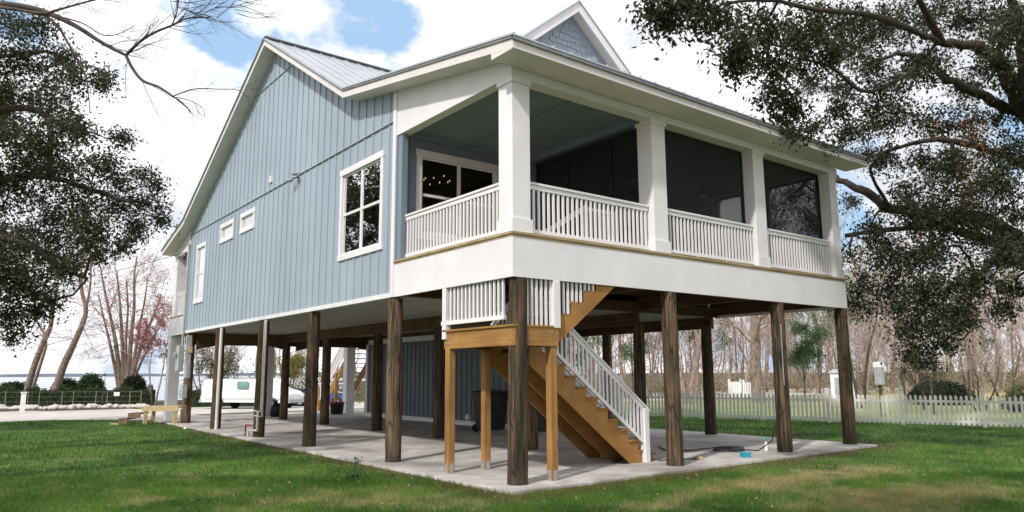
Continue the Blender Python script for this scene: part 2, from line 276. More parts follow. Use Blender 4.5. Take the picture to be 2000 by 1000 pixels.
# ------------------------------------------------------------------ builders
def tag(o, label=None, cat=None, group=None, kind=None):
    if label: o['label'] = label
    if cat: o['category'] = cat
    if group: o['group'] = group
    if kind: o['kind'] = kind
    return o
def empty(name, loc, label, cat, group=None, rz=0):
    o = bpy.data.objects.new(name, None); COL.objects.link(o); o.location = loc; o.rotation_euler = (0, 0, rz); o.empty_display_size = .2
    return tag(o, label, cat, group)
def root_loc(p):
    while p is not None and p.parent is not None: p = p.parent
    return np.array(p.location) if p is not None else np.zeros(3)
class MB:
    def __init__(s): s.v = []; s.f = []; s.n = 0; s.sm = []
    def add(s, V, F, smooth=False):
        s.v.extend([tuple(map(float, q)) for q in V]); s.f.extend([tuple(i+s.n for i in f) for f in F]); s.n += len(V); s.sm.extend([smooth]*len(F)); return s
    def box(s, x0, x1, y0, y1, z0, z1):
        V = [(x0, y0, z0), (x1, y0, z0), (x1, y1, z0), (x0, y1, z0), (x0, y0, z1), (x1, y0, z1), (x1, y1, z1), (x0, y1, z1)]
        return s.add(V, [(0, 3, 2, 1), (4, 5, 6, 7), (0, 1, 5, 4), (1, 2, 6, 5), (2, 3, 7, 6), (3, 0, 4, 7)])
    def bar(s, a, b, w, h, up=(0, 0, 1)):
        a = np.array(a, float); b = np.array(b, float); d = b-a; d = d/np.linalg.norm(d); up = np.array(up, float)
        sd = np.cross(d, up)
        if np.linalg.norm(sd) < 1e-4: sd = np.cross(d, (1, 0, 0))
        sd /= np.linalg.norm(sd); u = np.cross(sd, d)
        V = []
        for p in (a, b):
            for (i, j) in ((-1, -1), (1, -1), (1, 1), (-1, 1)): V.append(p+sd*i*w/2+u*j*h/2)
        return s.add(V, [(0, 1, 2, 3), (7, 6, 5, 4), (0, 4, 5, 1), (1, 5, 6, 2), (2, 6, 7, 3), (3, 7, 4, 0)])
    def prism(s, poly, ax, a, b):
        """poly in the two other axes (order x<y<z), extruded along ax"""
        V = []
        for t in (a, b):
            for (u, v) in poly:
                V.append({0: (t, u, v), 1: (u, t, v), 2: (u, v, t)}[ax])
        n = len(poly); F = [tuple(range(n))[::-1], tuple(range(n, 2*n))]
        for i in range(n): j = (i+1) % n; F.append((i, j, n+j, n+i))
        return s.add(V, F)
    def tube(s, pts, r, n=10, caps=True, wob=0, seed=0):
        rs = r if hasattr(r, '__len__') else [r]*len(pts)
        pts = [np.array(p, float) for p in pts]; V = []; F = []; rg = random.Random(seed)
        prev = None
        for i, p in enumerate(pts):
            d = pts[min(i+1, len(pts)-1)]-pts[max(i-1, 0)]; d /= (np.linalg.norm(d)+1e-9)
            if prev is None:
                a = np.cross(d, (0, 0, 1.0)); a = np.cross(d, (1.0, 0, 0)) if np.linalg.norm(a) < .05 else a
            else: a = prev-d*np.dot(prev, d)
            a /= np.linalg.norm(a); prev = a; b = np.cross(d, a)
            for k in range(n):
                t = 2*math.pi*k/n; rr = rs[i]*(1+wob*(rg.random()-.5)); V.append(p+a*math.cos(t)*rr+b*math.sin(t)*rr)
        for i in range(len(pts)-1):
            for k in range(n):
                k2 = (k+1) % n; F.append((i*n+k, i*n+k2, (i+1)*n+k2, (i+1)*n+k))
        s.add(V, F, True)
        if caps:
            m = len(pts)-1; s.add([V[k] for k in range(n)], [tuple(range(n))]); s.add([V[m*n+k] for k in range(n)], [tuple(range(n))[::-1]])
        return s
    def ball(s, c, r, n=12, m=8):
        c = np.array(c, float); r = np.array(r if hasattr(r, '__len__') else (r, r, r), float); V = []; F = []
        for i in range(m+1):
            ph = math.pi*i/m
            for k in range(n):
                t = 2*math.pi*k/n; V.append(c+r*np.array([math.sin(ph)*math.cos(t), math.sin(ph)*math.sin(t), math.cos(ph)]))
        for i in range(m):
            for k in range(n):
                k2 = (k+1) % n; F.append((i*n+k, (i+1)*n+k, (i+1)*n+k2, i*n+k2))
        return s.add(V, F, True)
    def build(s, name, mat, parent=None, bevel=0):
        me = bpy.data.meshes.new(name); off = root_loc(parent)
        me.from_pydata([tuple(np.array(v)-off) for v in s.v], [], s.f); me.polygons.foreach_set('use_smooth', s.sm); me.materials.append(MT[mat] if isinstance(mat, str) else mat); me.update()
        o = bpy.data.objects.new(name, me); COL.objects.link(o)
        if parent is not None: o.parent = parent
        if bevel:
            b = o.modifiers.new('bevel', 'BEVEL'); b.width = bevel; b.segments = 2; b.limit_method = 'ANGLE'
        return o
def np_mesh(name, V, F, mat, parent=None, tone=None, smooth=False, link=True):
    V = np.asarray(V, np.float32); F = np.asarray(F, np.int32); k = F.shape[1]
    if parent is not None: V = V-root_loc(parent).astype(np.float32)
    me = bpy.data.meshes.new(name); me.vertices.add(len(V)); me.vertices.foreach_set('co', V.ravel())
    me.loops.add(F.size); me.loops.foreach_set('vertex_index', F.ravel())
    me.polygons.add(len(F)); me.polygons.foreach_set('loop_start', np.arange(len(F), dtype=np.int32)*k); me.polygons.foreach_set('loop_total', np.full(len(F), k, np.int32))
    if smooth: me.polygons.foreach_set('use_smooth', np.ones(len(F), bool))
    if tone is not None:
        a = me.attributes.new('tone', 'FLOAT', 'POINT'); a.data.foreach_set('value', np.asarray(tone, np.float32))
    me.materials.append(MT[mat] if isinstance(mat, str) else mat); me.update(calc_edges=True)
    o = bpy.data.objects.new(name, me)
    if link: COL.objects.link(o)
    if parent is not None: o.parent = parent
    return o
def copy_tree(o, parent=None):
    c = o.copy(); COL.objects.link(c); c.parent = parent
    for ch in list(o.children): copy_tree(ch, c)
    return c
def segs_mesh(segs, n):
    """segments (p0,p1,r0,r1) -> frusta"""
    P0 = np.array([s[0] for s in segs]); P1 = np.array([s[1] for s in segs]); R0 = np.array([s[2] for s in segs]); R1 = np.array([s[3] for s in segs])
    D = P1-P0; Ln = np.linalg.norm(D, axis=1)+1e-9; D = D/Ln[:, None]; P1 = P1+D*(R1*.6)[:, None]
    ref = np.where(np.abs(D[:, 2:3]) > .8, np.array([[1., 0, 0]]), np.array([[0, 0, 1.]]))
    A = np.cross(D, ref); A /= np.linalg.norm(A, axis=1)[:, None]; B = np.cross(D, A)
    th = np.arange(n)*2*math.pi/n; c = np.cos(th); s_ = np.sin(th)
    ring = A[:, None, :]*c[None, :, None]+B[:, None, :]*s_[None, :, None]
    V = np.concatenate([P0[:, None]+ring*R0[:, None, None], P1[:, None]+ring*R1[:, None, None]], 1).reshape(-1, 3)
    k = np.arange(n); f = np.stack([k, (k+1) % n, n+(k+1) % n, n+k], 1)
    F = (f[None]+(np.arange(len(P0))*2*n)[:, None, None]).reshape(-1, 4)
    return V, F
def leaves(P, L_, W_, droop=.0, jitter=.5, bias=None):
    """one diamond leaf per point"""
    n = len(P); d = rng.normal(size=(n, 3)); d[:, 2] -= droop; d /= np.linalg.norm(d, axis=1)[:, None]
    q = rng.normal(size=(n, 3)); q[:, 2] += .6; s = np.cross(d, q); s /= np.linalg.norm(s, axis=1)[:, None]
    ll = (L_*(1+jitter*(rng.random(n)*2-1)))[:, None]; ww = (W_*(1+jitter*(rng.random(n)*2-1)))[:, None]
    nn = np.cross(d, s)
    V = np.stack([P, P+d*ll*.45+s*ww*.5+nn*ww*.12, P+d*ll, P+d*ll*.45-s*ww*.5+nn*ww*.12], 1).reshape(-1, 3)
    F = (np.arange(n)*4)[:, None]+np.arange(4)[None]
    tone = np.repeat(rng.random(n), 4)
    return V, F, tone

# ------------------------------------------------------------------ terrain
def gz(x, y):
    if y < 24: z = -.05
    elif y < 42: z = -.05-.45*(y-24)/18
    else: z = -.5
    if y > 66 and x < 30+.5*(y-66): z = -.5-2.0*min(1, (y-66)/4)
    return z
def ground_at(px, py):
    d = ray(px, py); t = 8.0
    while t < 400:
        p = CP+d*t
        if p[2] <= gz(p[0], p[1]): return p
        t += .05
    return CP+d*t
xs = sorted(set([-6000, -3000, -1500, -800, -400, -200, -140] + list(range(-100, 140, 4)) + [180, 260, 400, 800, 1500, 3000, 6000]))
ys = sorted(set([-6000, -2000, -600, -200, -80] + list(range(-40, 132, 2)) + [24, 42, 66, 70, 150, 180, 240, 400, 800, 1500, 3000, 6000]))
V = [(x, y, gz(x, y)) for y in ys for x in xs]; nx = len(xs)
F = [(j*nx+i, j*nx+i+1, (j+1)*nx+i+1, (j+1)*nx+i) for j in range(len(ys)-1) for i in range(nx-1)]
tag(np_mesh('ground', V, F, 'lawn'), kind='structure')
# lake
def watermat():
    m = bpy.data.materials.new('lake_water'); m.use_nodes = True; t = m.node_tree; n = t.nodes; l = t.links; b = n['Principled BSDF']
    b.inputs['Base Color'].default_value = (.30, .34, .40, 1); b.inputs['Roughness'].default_value = .22; b.inputs['Specular IOR Level'].default_value = .6
    tcn = n.new('ShaderNodeTexCoord'); q = n.new('ShaderNodeTexNoise'); q.inputs['Scale'].default_value = .6; q.inputs['Detail'].default_value = 3; l.new(tcn.outputs['Object'], q.inputs['Vector'])
    bp = n.new('ShaderNodeBump'); bp.inputs['Strength'].default_value = .15; bp.inputs['Distance'].default_value = .2; l.new(q.outputs[0], bp.inputs['Height']); l.new(bp.outputs[0], b.inputs['Normal'])
    return m
tag(MB().add([(-6000, 55, -1.3), (6000, 55, -1.3), (6000, 5900, -1.3), (-6000, 5900, -1.3)], [(0, 1, 2, 3)]).build('water', watermat()), kind='structure')
sh = MB(); q0 = None
MT['shore'] = M('far_shore', (.20, .24, .30), (.26, .30, .36), .9, .01)
pts = [(-3200+i*120, 3300, -1.3+random.uniform(9, 15)) for i in range(45)]
poly = [(p[0], p[2]) for p in pts]+[(pts[-1][0], -2), (pts[0][0], -2)]
sh.prism(poly[::-1], 1, 3300, 3500); tag(sh.build('hills', 'shore'), kind='structure')
def drape(name, mat, xr, yfun, ncol, up=.012, kind='structure'):
    """strip whose edges are functions of x: yfun(x)->(y0,y1)"""
    V = []; F = []; m = 14
    for i in range(ncol+1):
        x = xr[0]+(xr[1]-xr[0])*i/ncol; y0, y1 = yfun(x)
        for j in range(m+1):
            y = y0+(y1-y0)*j/m; V.append((x, y, gz(x, y)+up))
    for i in range(ncol):
        for j in range(m): F.append((i*(m+1)+j, (i+1)*(m+1)+j, (i+1)*(m+1)+j+1, i*(m+1)+j+1))
    return tag(np_mesh(name, V, F, mat), kind=kind)
def lawn_edge(x):      # where the front lawn ends and the driveway starts
    if x < -3: return 31.0+.12*(x+3)
    if x < -.3: return 31.0-(x+3)/2.7*7.0
    return 24.0
drape('driveway', 'road', (-60, 70), lambda x: (lawn_edge(x)+.35*math.sin(x*1.7)*(x < -1), 24.0+5.2 if x > -.2 and False else (31.0 if x > 3.5 else (49.5 if x < -2 else 48.0))), 160)
drape('road', 'road', (3.5, 90), lambda x: (31.6, 47.0), 40, up=.016)
# verge of grass in front of the parked van
drape('verge', 'lawn', (3.2, 40), lambda x: (29.4, 31.4), 20, up=.024)

# slab
sb = MB(); GX = [-.38, 3.62, 7.6, 11.2]; GY = [-.42, 4.0, 8.1, 12.2, 16.3, 20.3, 24.2]
for x0, x1 in zip(GX, GX[1:]):
    for y0, y1 in zip(GY, GY[1:]): sb.box(x0+.004, x1-.004, y0+.004, y1-.004, -.2, 0.0)
sb.box(-.37, 11.19, -.41, 24.19, -.2, -.02)
tag(sb.build('pavement', 'concrete', bevel=.01), kind='structure')

# ------------------------------------------------------------------ HOUSE
W = 11.04; H1 = 3.43; H2 = 4.17; YB = 4.15; YR = 21.2
house = empty('house', (W/2, 12, 0), 'raised blue board-and-batten house on timber piles with white porch and grey metal roof', 'house')
TOP = [(-.62, 7.43), (6.06, 8.63), (12.0, 12.2), (20.6, 7.9), (23.9, 7.12)]
def rooftop(y):
    for (a, za), (b, zb) in zip(TOP, TOP[1:]):
        if y <= b: return za+(zb-za)*(y-a)/(b-a)
    return TOP[-1][1]
def under(y): return rooftop(y)-.24
XR0, XR1 = -.45, W+.45
def zoff(P, d): return [(y, z-d) for y, z in P]
# roof body (white fascia and soffit), then metal
rb = MB(); rb.prism((zoff(TOP, .03)+zoff(TOP, .24)[::-1])[::-1], 0, XR0, XR1)
roofbody = rb.build('fascia', 'soffit', house)
rm = MB(); E_ = [(TOP[0][0]-.05, TOP[0][1]-.01)]+TOP[1:-1]+[(TOP[-1][0]+.05, TOP[-1][1]-.01)]
rm.prism((E_+zoff(E_, .028)[::-1])[::-1], 0, XR0-.045, XR1+.045)
roof = rm.build('roof', 'roof', house)
ed = MB(); ed.prism((zoff(E_, .030)+zoff(E_, .075)[::-1])[::-1], 0, XR0-.03, XR0-.002)
ed.prism((zoff(E_, .030)+zoff(E_, .075)[::-1])[::-1], 0, XR1+.002, XR1+.03)
ed.box(XR0-.03, XR1+.03, -.66, -.622, 7.33, 7.405)
ed.build('drip_edge', 'roof_edge', roof)
sm = MB()
for i in range(27):
    x = XR0+.0+i*.44
    for (a, za), (b, zb) in zip(E_, E_[1:]): sm.bar((x, a, za+.012), (x, b, zb+.012), .022, .035)
sm.build('standing_seam', 'roof', roof)
rc = MB(); rc.bar((XR0-.05, 11.9, 12.19), (XR1+.05, 11.9, 12.19), .22, .02); rc.bar((XR0-.05, 12.12, 12.18), (XR1+.05, 12.12, 12.18), .22, .02)
rc.build('ridge_cap', 'roof', roof)
vp = MB(); vp.tube([(3.2, 9.6, 10.5), (3.2, 9.6, 11.25)], .05, 10); vp.build('vent_pipe', 'white', roof)
# level soffit box under the front eave, with its pork-chop return
sf = MB(); sf.prism([(-.60, 7.185), (-.60, 7.40), (.0, 7.40), (.0, 7.185)], 0, XR0+.002, XR1-.002); sf.build('eave_box', 'soffit', house)
se = MB(); se.prism([(23.88, 6.86), (23.88, 6.70), (21.25, 6.70), (21.25, 7.3)], 0, XR0+.01, 0.0)
# ---- left gable wall with openings
def wall(axis, face, thick, us, top, holes, z0):
    """vertical wall; axis 0: plane x=face running along y. holes (u0,u1,z0,z1)"""
    br = sorted(set([u for u in us]+[h[0] for h in holes]+[h[1] for h in holes])); b = MB()
    for a, c in zip(br, br[1:]):
        if c-a < 1e-6: continue
        hs = sorted([h for h in holes if h[0] <= a+1e-6 and h[1] >= c-1e-6], key=lambda h: h[2]); z = z0
        for h in hs:
            b.prism([(a, z), (c, z), (c, h[2]), (a, h[2])], axis, face, face+thick); z = h[3]
        b.prism([(a, z), (c, z), (c, top(c)), (a, top(a))], axis, face, face+thick)
    return b
WIN = [(4.72, 6.98, 4.56, 6.80), (13.40, 14.78, 6.45, 7.08), (15.52, 17.0, 6.44, 7.08), (18.76, 20.0, 4.52, 6.76)]
TR = .12
holes = [(a+TR, b-TR, c+TR, d-TR) for a, b, c, d in WIN]
wl = wall(0, 0.0, .16, [YB, 6.06, 12.0, 20.6, YR], lambda y: under(y)+.02, holes, H1)
wall_left = wl.build('wall', 'siding', house)
bt = MB()
def blocked(u, w, wins): 
    return sorted([(c, d) for a, b, c, d in wins if a-w < u < b+w])
def battens(b, axis, face, out, u0, u1, z0, topf, wins, step=.4064, seams=()):
    u = u0
    while u < u1:
        segs = []; z = z0
        for c, d in blocked(u, .03, wins): segs.append((z, c-.03)); z = d+.03
        segs.append((z, topf(u)))
        for s0, s1 in segs:
            cuts = [s0]+[q for sm_ in seams for q in (sm_-.03, sm_+.02) if s0 < sm_ < s1]+[s1]
            for i in range(0, len(cuts), 2):
                if cuts[i+1]-cuts[i] > .05:
                    f0, f1 = sorted((face, face+out))
                    if axis == 0: b.box(f0, f1, u-.024, u+.024, cuts[i], cuts[i+1])
                    else: b.box(u-.024, u+.024, f0, f1, cuts[i], cuts[i+1])
        u += step
battens(bt, 0, 0, -.026, YB+.32, YR-.1, H1+.1, lambda y: under(y)-.005, WIN, seams=(7.37, 10.97))
bt.build('battens', 'siding', wall_left)
fl = MB(); fl.box(-.042, 0, YB+.13, YR-.12, 7.365, 7.385); fl.box(-.036, 0, 10.5, 14.4, 10.96, 10.98)
fl.build('flashing', 'siding', wall_left)
tr = MB(); tr.box(-.03, .0, YB-.0, YB+.13, H1+.002, under(YB)-.01); tr.box(-.03, 0, YR-.12, YR, H1+.002, under(YR)-.01)
tr.box(-.034, .0, YB+.132, YR-.122, H1-.0, H1+.10); tr.build('corner_board', 'white', house)
# other walls
WB = [(.50, 2.82, 4.78, 6.78)]
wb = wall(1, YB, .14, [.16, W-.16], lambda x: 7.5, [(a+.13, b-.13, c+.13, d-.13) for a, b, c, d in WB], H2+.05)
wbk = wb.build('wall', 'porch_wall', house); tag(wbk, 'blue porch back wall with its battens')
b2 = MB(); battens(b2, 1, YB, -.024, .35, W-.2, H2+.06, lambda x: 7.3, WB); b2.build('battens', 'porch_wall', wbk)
w2 = MB(); w2.prism([(YB+.14, H1), (YR-.16, H1), (YR-.16, under(YR)), (20.6, under(20.6)), (12, under(12)), (6.06, under(6.06)), (YB+.14, under(YB))][::-1], 0, W-.15, W)
w2.prism([(0.16, H1), (W, H1), (W, under(YR)), (0.16, under(YR))], 1, YR-.15, YR); w2.build('wall', 'siding', house)
fr = MB(); fr.box(.17, W-.16, YB+.15, YR-.16, 4.10, 4.16); fr.box(.17, W-.16, YB+.15, YR-.16, 7.40, 7.46); fr.box(.17, W-.16, 9.0, 9.1, 4.17, 7.39); fr.box(2.95, 3.05, YB+.15, 8.99, 4.17, 7.39)
fr.build('room_shell', 'room', house)
def window(wx, axis, face, out, trim=.12, mull=1, rail=True, name='window'):
    a, b, c, d = wx; t = trim
    f = MB(); f0, f1 = sorted((face+out, face-.0)); 
    def bx(m, u0, u1, z0, z1, p0, p1):
        p0, p1 = sorted((p0, p1))
        if axis == 0: m.box(p0, p1, u0, u1, z0, z1)
        else: m.box(u0, u1, p0, p1, z0, z1)
    so_ = out
    bx(f, a-.02, b+.02, d-t, d+.03, face, face+so_*1.2); bx(f, a-.02, b+.02, c-.02, c+t, face, face+so_*1.3); bx(f, a, a+t, c+t, d-t, face, face+so_); bx(f, b-t, b, c+t, d-t, face, face+so_)
    fo = f.build(name, 'white', house, bevel=.004)
    s = MB(); inw = -so_/abs(so_)*.05
    n = mull+1; wdt = (b-a-2*t)/n
    for i in range(n):
        u0 = a+t+i*wdt; u1 = u0+wdt; w_ = .045
        bx(s, u0, u0+w_, c+t, d-t, face+inw*.2, face+inw); bx(s, u1-w_, u1, c+t, d-t, face+inw*.2, face+inw); bx(s, u0+w_, u1-w_, c+t, c+t+w_, face+inw*.2, face+inw); bx(s, u0+w_, u1-w_, d-t-w_, d-t, face+inw*.2, face+inw)
        if rail: m_ = (c+d)/2; bx(s, u0+w_, u1-w_, m_-.03, m_+.03, face+inw*.1, face+inw)
    s.build('sash', 'white', fo)
    g = MB(); 
    if axis == 0: g.box(face+inw*.7, face+inw*.6, a+t, b-t, c+t, d-t)
    else: g.box(a+t, b-t, face+inw*.7, face+inw*.6, c+t, d-t)
    g.build('pane', 'glass', fo)
    return fo
w_big = window(WIN[0], 0, 0, -.035)
w_s1 = window(WIN[1], 0, 0, -.035, mull=0, rail=False); w_s2 = window(WIN[2], 0, 0, -.035, mull=0, rail=False)
w_far = window(WIN[3], 0, 0, -.035, mull=0)
w_porch = window(WB[0], 1, YB, -.035, trim=.13)
for wo, wx in ((w_s1, WIN[1]), (w_s2, WIN[2])):
    m = MB(); m.box(.09, .10, wx[0]+.13, wx[1]-.13, wx[2]+.13, wx[3]-.13); m.build('plain_white', 'plain_white', wo)  # white sheets behind the small panes stand in for reflected sky
m = MB(); m.box(.09, .10, WIN[3][0]+.13, WIN[3][1]-.13, 5.65, WIN[3][3]-.13); m.build('plain_white', 'plain_white', w_far)  # upper far pane likewise: white sheet in place of the sky's reflection
m = MB(); m.box(.14, .17, 6.3, 6.85, 5.7, 6.66); m.build('curtain', 'curtain', w_big)
# lights inside
for (px, py) in ((735, 326), (727, 379)):
    p = on(2, 7.38, px, py); MB().tube([(p[0], p[1], 7.34), (p[0], p[1], 7.385)], .12, 14).build('ceiling_light', 'can', house)
cc = on(1, 6.0, 853, 352)
ch = MB(); arms = MB()
for i in range(8):
    t = i*math.pi/4; e = (cc[0]+.34*math.cos(t), cc[1]+.34*math.sin(t), cc[2]+.04*math.sin(3*t)); ch.ball(e, (.013, .013, .026), 8, 6); arms.tube([(cc[0], cc[1], cc[2]-.22), ((cc[0]+e[0])/2, (cc[1]+e[1])/2, cc[2]-.24), (e[0], e[1], e[2]-.05)], .012, 6)
arms.tube([(cc[0], cc[1], cc[2]-.25), (cc[0], cc[1], 7.4)], .012, 6)
chn = arms.build('chandelier', 'postdark', house); ch.build('bulb', 'bulb', chn)

# ---- floor band, deck, header, columns
bd = MB(); bd.box(.0, 3.655, 0, .05, H1, H2); bd.box(3.659, 7.31, 0, .05, H1, H2); bd.box(7.314, W, 0, .05, H1, H2); bd.box(0, .05, .0505, 2.44, H1, H2); bd.box(0, .05, 2.444, YB, H1, H2); bd.box(W-.05, W, .0505, YB, H1, H2); bd.box(.012, W-.012, .0125, .045, H1+.01, H2-.01); bd.build('floor_band', 'band', house, bevel=.004)
dk = MB(); dk.prism([(-.03, -.03), (W+.03, -.03), (W+.03, YB-.01), (.55, YB-.01), (-.03, YB-.01)], 2, H2+.003, H2+.045); dk.build('deck', 'deckedge', house)
dd = MB(); dd.prism([(-.006, -.006), (W+.006, -.006), (W+.006, .04), (.04, .04), (.04, YB-.02), (-.006, YB-.02)], 2, H2-.04, H2+.002); dd.build('deck_edge', 'deckedge', house)
hd = MB(); hd.prism([(0.004, 7.02), (YB-.002, 7.02), (YB-.002, under(YB)+.02), (.004, under(.004)+.02)], 0, .0, .22)
hd.box(.22, W, .004, .30, 7.02, 7.184)
hd.prism([(0.31, 7.02), (YB-.002, 7.02), (YB-.002, under(YB)+.02), (.31, under(.31)+.02)], 0, W-.2, W)
hd.build('header', 'band', house, bevel=.004)
ce = MB(); ce.box(.221, W-.21, .301, YB-.03, 7.14, 7.16)
ceil = ce.build('porch_ceiling', 'haint', house)
cm = MB(); cm.box(.222, W-.21, YB-.11, YB-.031, 7.02, 7.139); cm.box(.222, .30, .302, YB-.12, 7.03, 7.139); cm.box(1.85, 1.93, .302, YB-.12, 7.11, 7.139); cm.box(3.62, 3.74, .32, YB-.12, 7.0, 7.139); cm.build('ceiling_trim', 'haint', ceil)
def column(x0, x1, y0, y1, capz=7.02):
    c = MB(); c.box(x0, x1, y0, y1, H2+.05, 7.02); o = c.build('porch_column', 'white', house, bevel=.006)
    t = MB(); e = .028; t.box(x0-e, x1+e, y0-e, y1+e, 6.93, 7.05); t.build('capital', 'white', o, bevel=.004)
    t = MB(); t.box(x0-e, x1+e, y0-e, y1+e, H2+.047, H2+.29); t.build('plinth', 'white', o, bevel=.004)
column(.03, .43, .03, .43); column(3.68, 4.10, .03, .43); column(7.24, 7.66, .03, .43); column(10.66, W-.03, .03, .43)
column(W-.33, W-.03, 2.0, 2.25); column(W-.4, W-.03, YB-.4, YB-.03)
pl = MB(); pl.box(0.03, .17, YB-.20, YB-.03, H2+.05, 7.02); pl.build('pilaster', 'porch_wall', house)
# railings
def railing(a, b, zb=None, step=.118, dirn=0, fixed=0.0, parent=house, ztop=5.2, zbot=4.30):
    """level railing along axis dirn from a to b at the fixed coordinate"""
    def bx(m, u0, u1, w, z0, z1):
        if dirn == 0: m.box(u0, u1, fixed-w/2, fixed+w/2, z0, z1)
        else: m.box(fixed-w/2, fixed+w/2, u0, u1, z0, z1)
    r = MB(); bx(r, a, b, .10, ztop-.045, ztop); bx(r, a, b, .055, ztop-.13, ztop-.048); bx(r, a, b, .055, zbot-.03, zbot+.04)
    n = 3
    for i in range(1, 3): u = a+(b-a)*i/3; bx(r, u-.03, u+.03, .05, H2+.046, zbot-.031)
    o = r.build('porch_railing', 'white', parent, bevel=.004)
    k = MB(); n = int((b-a)/step); st = (b-a)/n
    for i in range(n): u = a+st*(i+.5); bx(k, u-.021, u+.021, .034, zbot+.041, ztop-.131)
    k.build('balusters', 'white', o); return o
railing(.46, 3.65, fixed=.20); railing(4.13, 7.21, fixed=.16); railing(7.69, 10.63, fixed=.16)
railing(.46, 3.93, dirn=1, fixed=.16); railing(.46, 1.98, dirn=1, fixed=W-.2); railing(2.27, YB-.42, dirn=1, fixed=W-.2)
# screens
sf_ = MB(); sg = MB()
def screen_bay(dirn, a, b, fixed, z0, z1, posts=(), rails=()):
    t = .045
    def bx(m, u0, u1, w, z0, z1):
        if dirn == 0: m.box(u0, u1, fixed-w/2, fixed+w/2, z0, z1)
        else: m.box(fixed-w/2, fixed+w/2, u0, u1, z0, z1)
    f = MB(); bx(f, a, a+t, .05, z0, z1); bx(f, b-t, b, .05, z0, z1); bx(f, a+t, b-t, .05, z1-t, z1); bx(f, a+t, b-t, .05, z0, z0+t)
    for p_ in posts: bx(f, p_-.03, p_+.03, .06, z0+t, z1-t)
    for (u0, u1, z) in rails: bx(f, u0, u1, .04, z-.025, z+.025)
    o = f.build('screen_frame', 'black', house); g = MB(); bx(g, a+t, b-t, .004, z0+t, z1-t); g.build('insect_screen', 'screen', o)
screen_bay(0, 4.11, 7.23, .34, H2+.05, 7.015); screen_bay(0, 7.67, 10.65, .34, H2+.05, 7.015)
screen_bay(1, .44, 1.99, W-.28, H2+.05, 7.0); screen_bay(1, 2.26, YB-.41, W-.28, H2+.05, 7.0)
screen_bay(1, .5, YB-.12, 3.92, H2+.05, 7.0, posts=(1.45, 2.9), rails=((.55, 1.42, 5.9),))
# dark sheet over the porch wall, its colour holding the shade behind the screens
dl = MB(); dl.box(4.0, W-.42, YB-.10, YB-.03, H2+.06, 7.0); dl.build('screen_room_dark_sheet', 'siding_dark', house)
cf = MB(); cf.ball((8.2, 2.2, 6.55), (.12, .12, .08), 12, 6)
for i in range(5):
    t = i*2*math.pi/5; cf.bar((8.2+.12*math.cos(t), 2.2+.12*math.sin(t), 6.6), (8.2+.7*math.cos(t), 2.2+.7*math.sin(t), 6.6), .12, .012)
cf.tube([(8.2, 2.2, 6.6), (8.2, 2.2, 7.13)], .015, 8); cfo = cf.build('ceiling_fan', 'barkdark', house); gl = MB(); gl.ball((8.2, 2.2, 6.46), (.08, .08, .07), 10, 6); gl.build('fan_globe', 'plain_white', cfo)

# ---- front gable over the porch roof
gx, gzp, sl_ = 5.5, 11.94, .82
gf = MB(); hw = 4.35
gf.prism([(gx, gzp-.20), (gx-hw, gzp-.20-hw*sl_), (gx+hw, gzp-.20-hw*sl_)], 1, 4.42, 4.6)
gab = gf.build('gable_wall', 'siding', house)
scl = MB(); rg = random.Random(3); row = 0; z = gzp-.3-hw*sl_+.1
while z < gzp-.5:
    half = (gzp-.34-z-.17)/sl_; x = gx-half+(row % 2)*.1
    while x < gx+half:
        ww = rg.choice((.16, .2, .24)); dz = rg.uniform(-.03, .03)
        if x+ww < gx+half: scl.add([(x, 4.385, z+dz), (x+ww-.012, 4.385, z+dz), (x+ww-.012, 4.415, z+.2), (x, 4.415, z+.2), (x, 4.419, z+dz), (x+ww-.012, 4.419, z+dz)], [(0, 1, 2, 3), (0, 4, 5, 1), (0, 3, 4), (1, 5, 2)])
        x += ww
    z += .17; row += 1
scl.build('shingles', 'siding', gab)
gr_ = MB(); gm = MB(); gs = MB()
for sgn in (-1, 1):
    a = (gx, gzp); b = (gx+sgn*(hw+.5), gzp-(hw+.5)*sl_)
    poly = [a, b, (b[0], b[1]-.28), (a[0], a[1]-.28)]
    gr_.prism(poly if sgn < 0 else poly[::-1], 1, 4.04, 4.09)
    poly2 = [(a[0], a[1]-.06), (b[0], b[1]-.06), (b[0], b[1]-.16), (a[0], a[1]-.16)]
    gs.prism(poly2 if sgn < 0 else poly2[::-1], 1, 4.091, 9.5)
    poly3 = [(a[0], a[1]+.045), (b[0], b[1]+.045), (b[0], b[1]+.003), (a[0], a[1]+.003)]
    gm.prism(poly3 if sgn < 0 else poly3[::-1], 1, 4.0, 11.6)
go = gm.build('gable_roof', 'roof', house); gr_.build('gable_fascia', 'white', go); gs.build('gable_soffit', 'soffit', go)

# ---- rear porch (end of the left wall)
rp = MB(); rp.box(0, .05, YR+.002, 23.7, H1, H2); rp.box(0.0, W, 23.7, 23.75, H1, H2); rp.build('floor_band', 'band', house)
rd = MB(); rd.box(-.03, W, YR+.004, 23.78, H2+.003, H2+.045); rd.build('deck', 'deckedge', house)
rh = MB(); rh.prism([(YR+.002, 6.75), (23.5, 6.75), (23.5, under(23.5)), (YR+.002, under(YR))], 0, 0, .2); rh.box(0.2, W, 23.3, 23.5, 6.72, 6.88); rh.build('header', 'band', house)
for x in (0.03, 4.02, 8.0, W-.43):
    c = MB(); c.box(x, x+.38, 23.1, 23.5, H2+.05, 6.75); c.build('porch_column', 'white', house, bevel=.006)
    c = MB(); c.prism([(x-.02, 23.3), (x+.40, 23.3), (x+.40, 23.72), (x-.02, 23.72)], 2, .0, H1-.001); c.build('clad_post', 'band', house, bevel=.006)
railing(YR+.2, 23.08, dirn=1, fixed=.14)
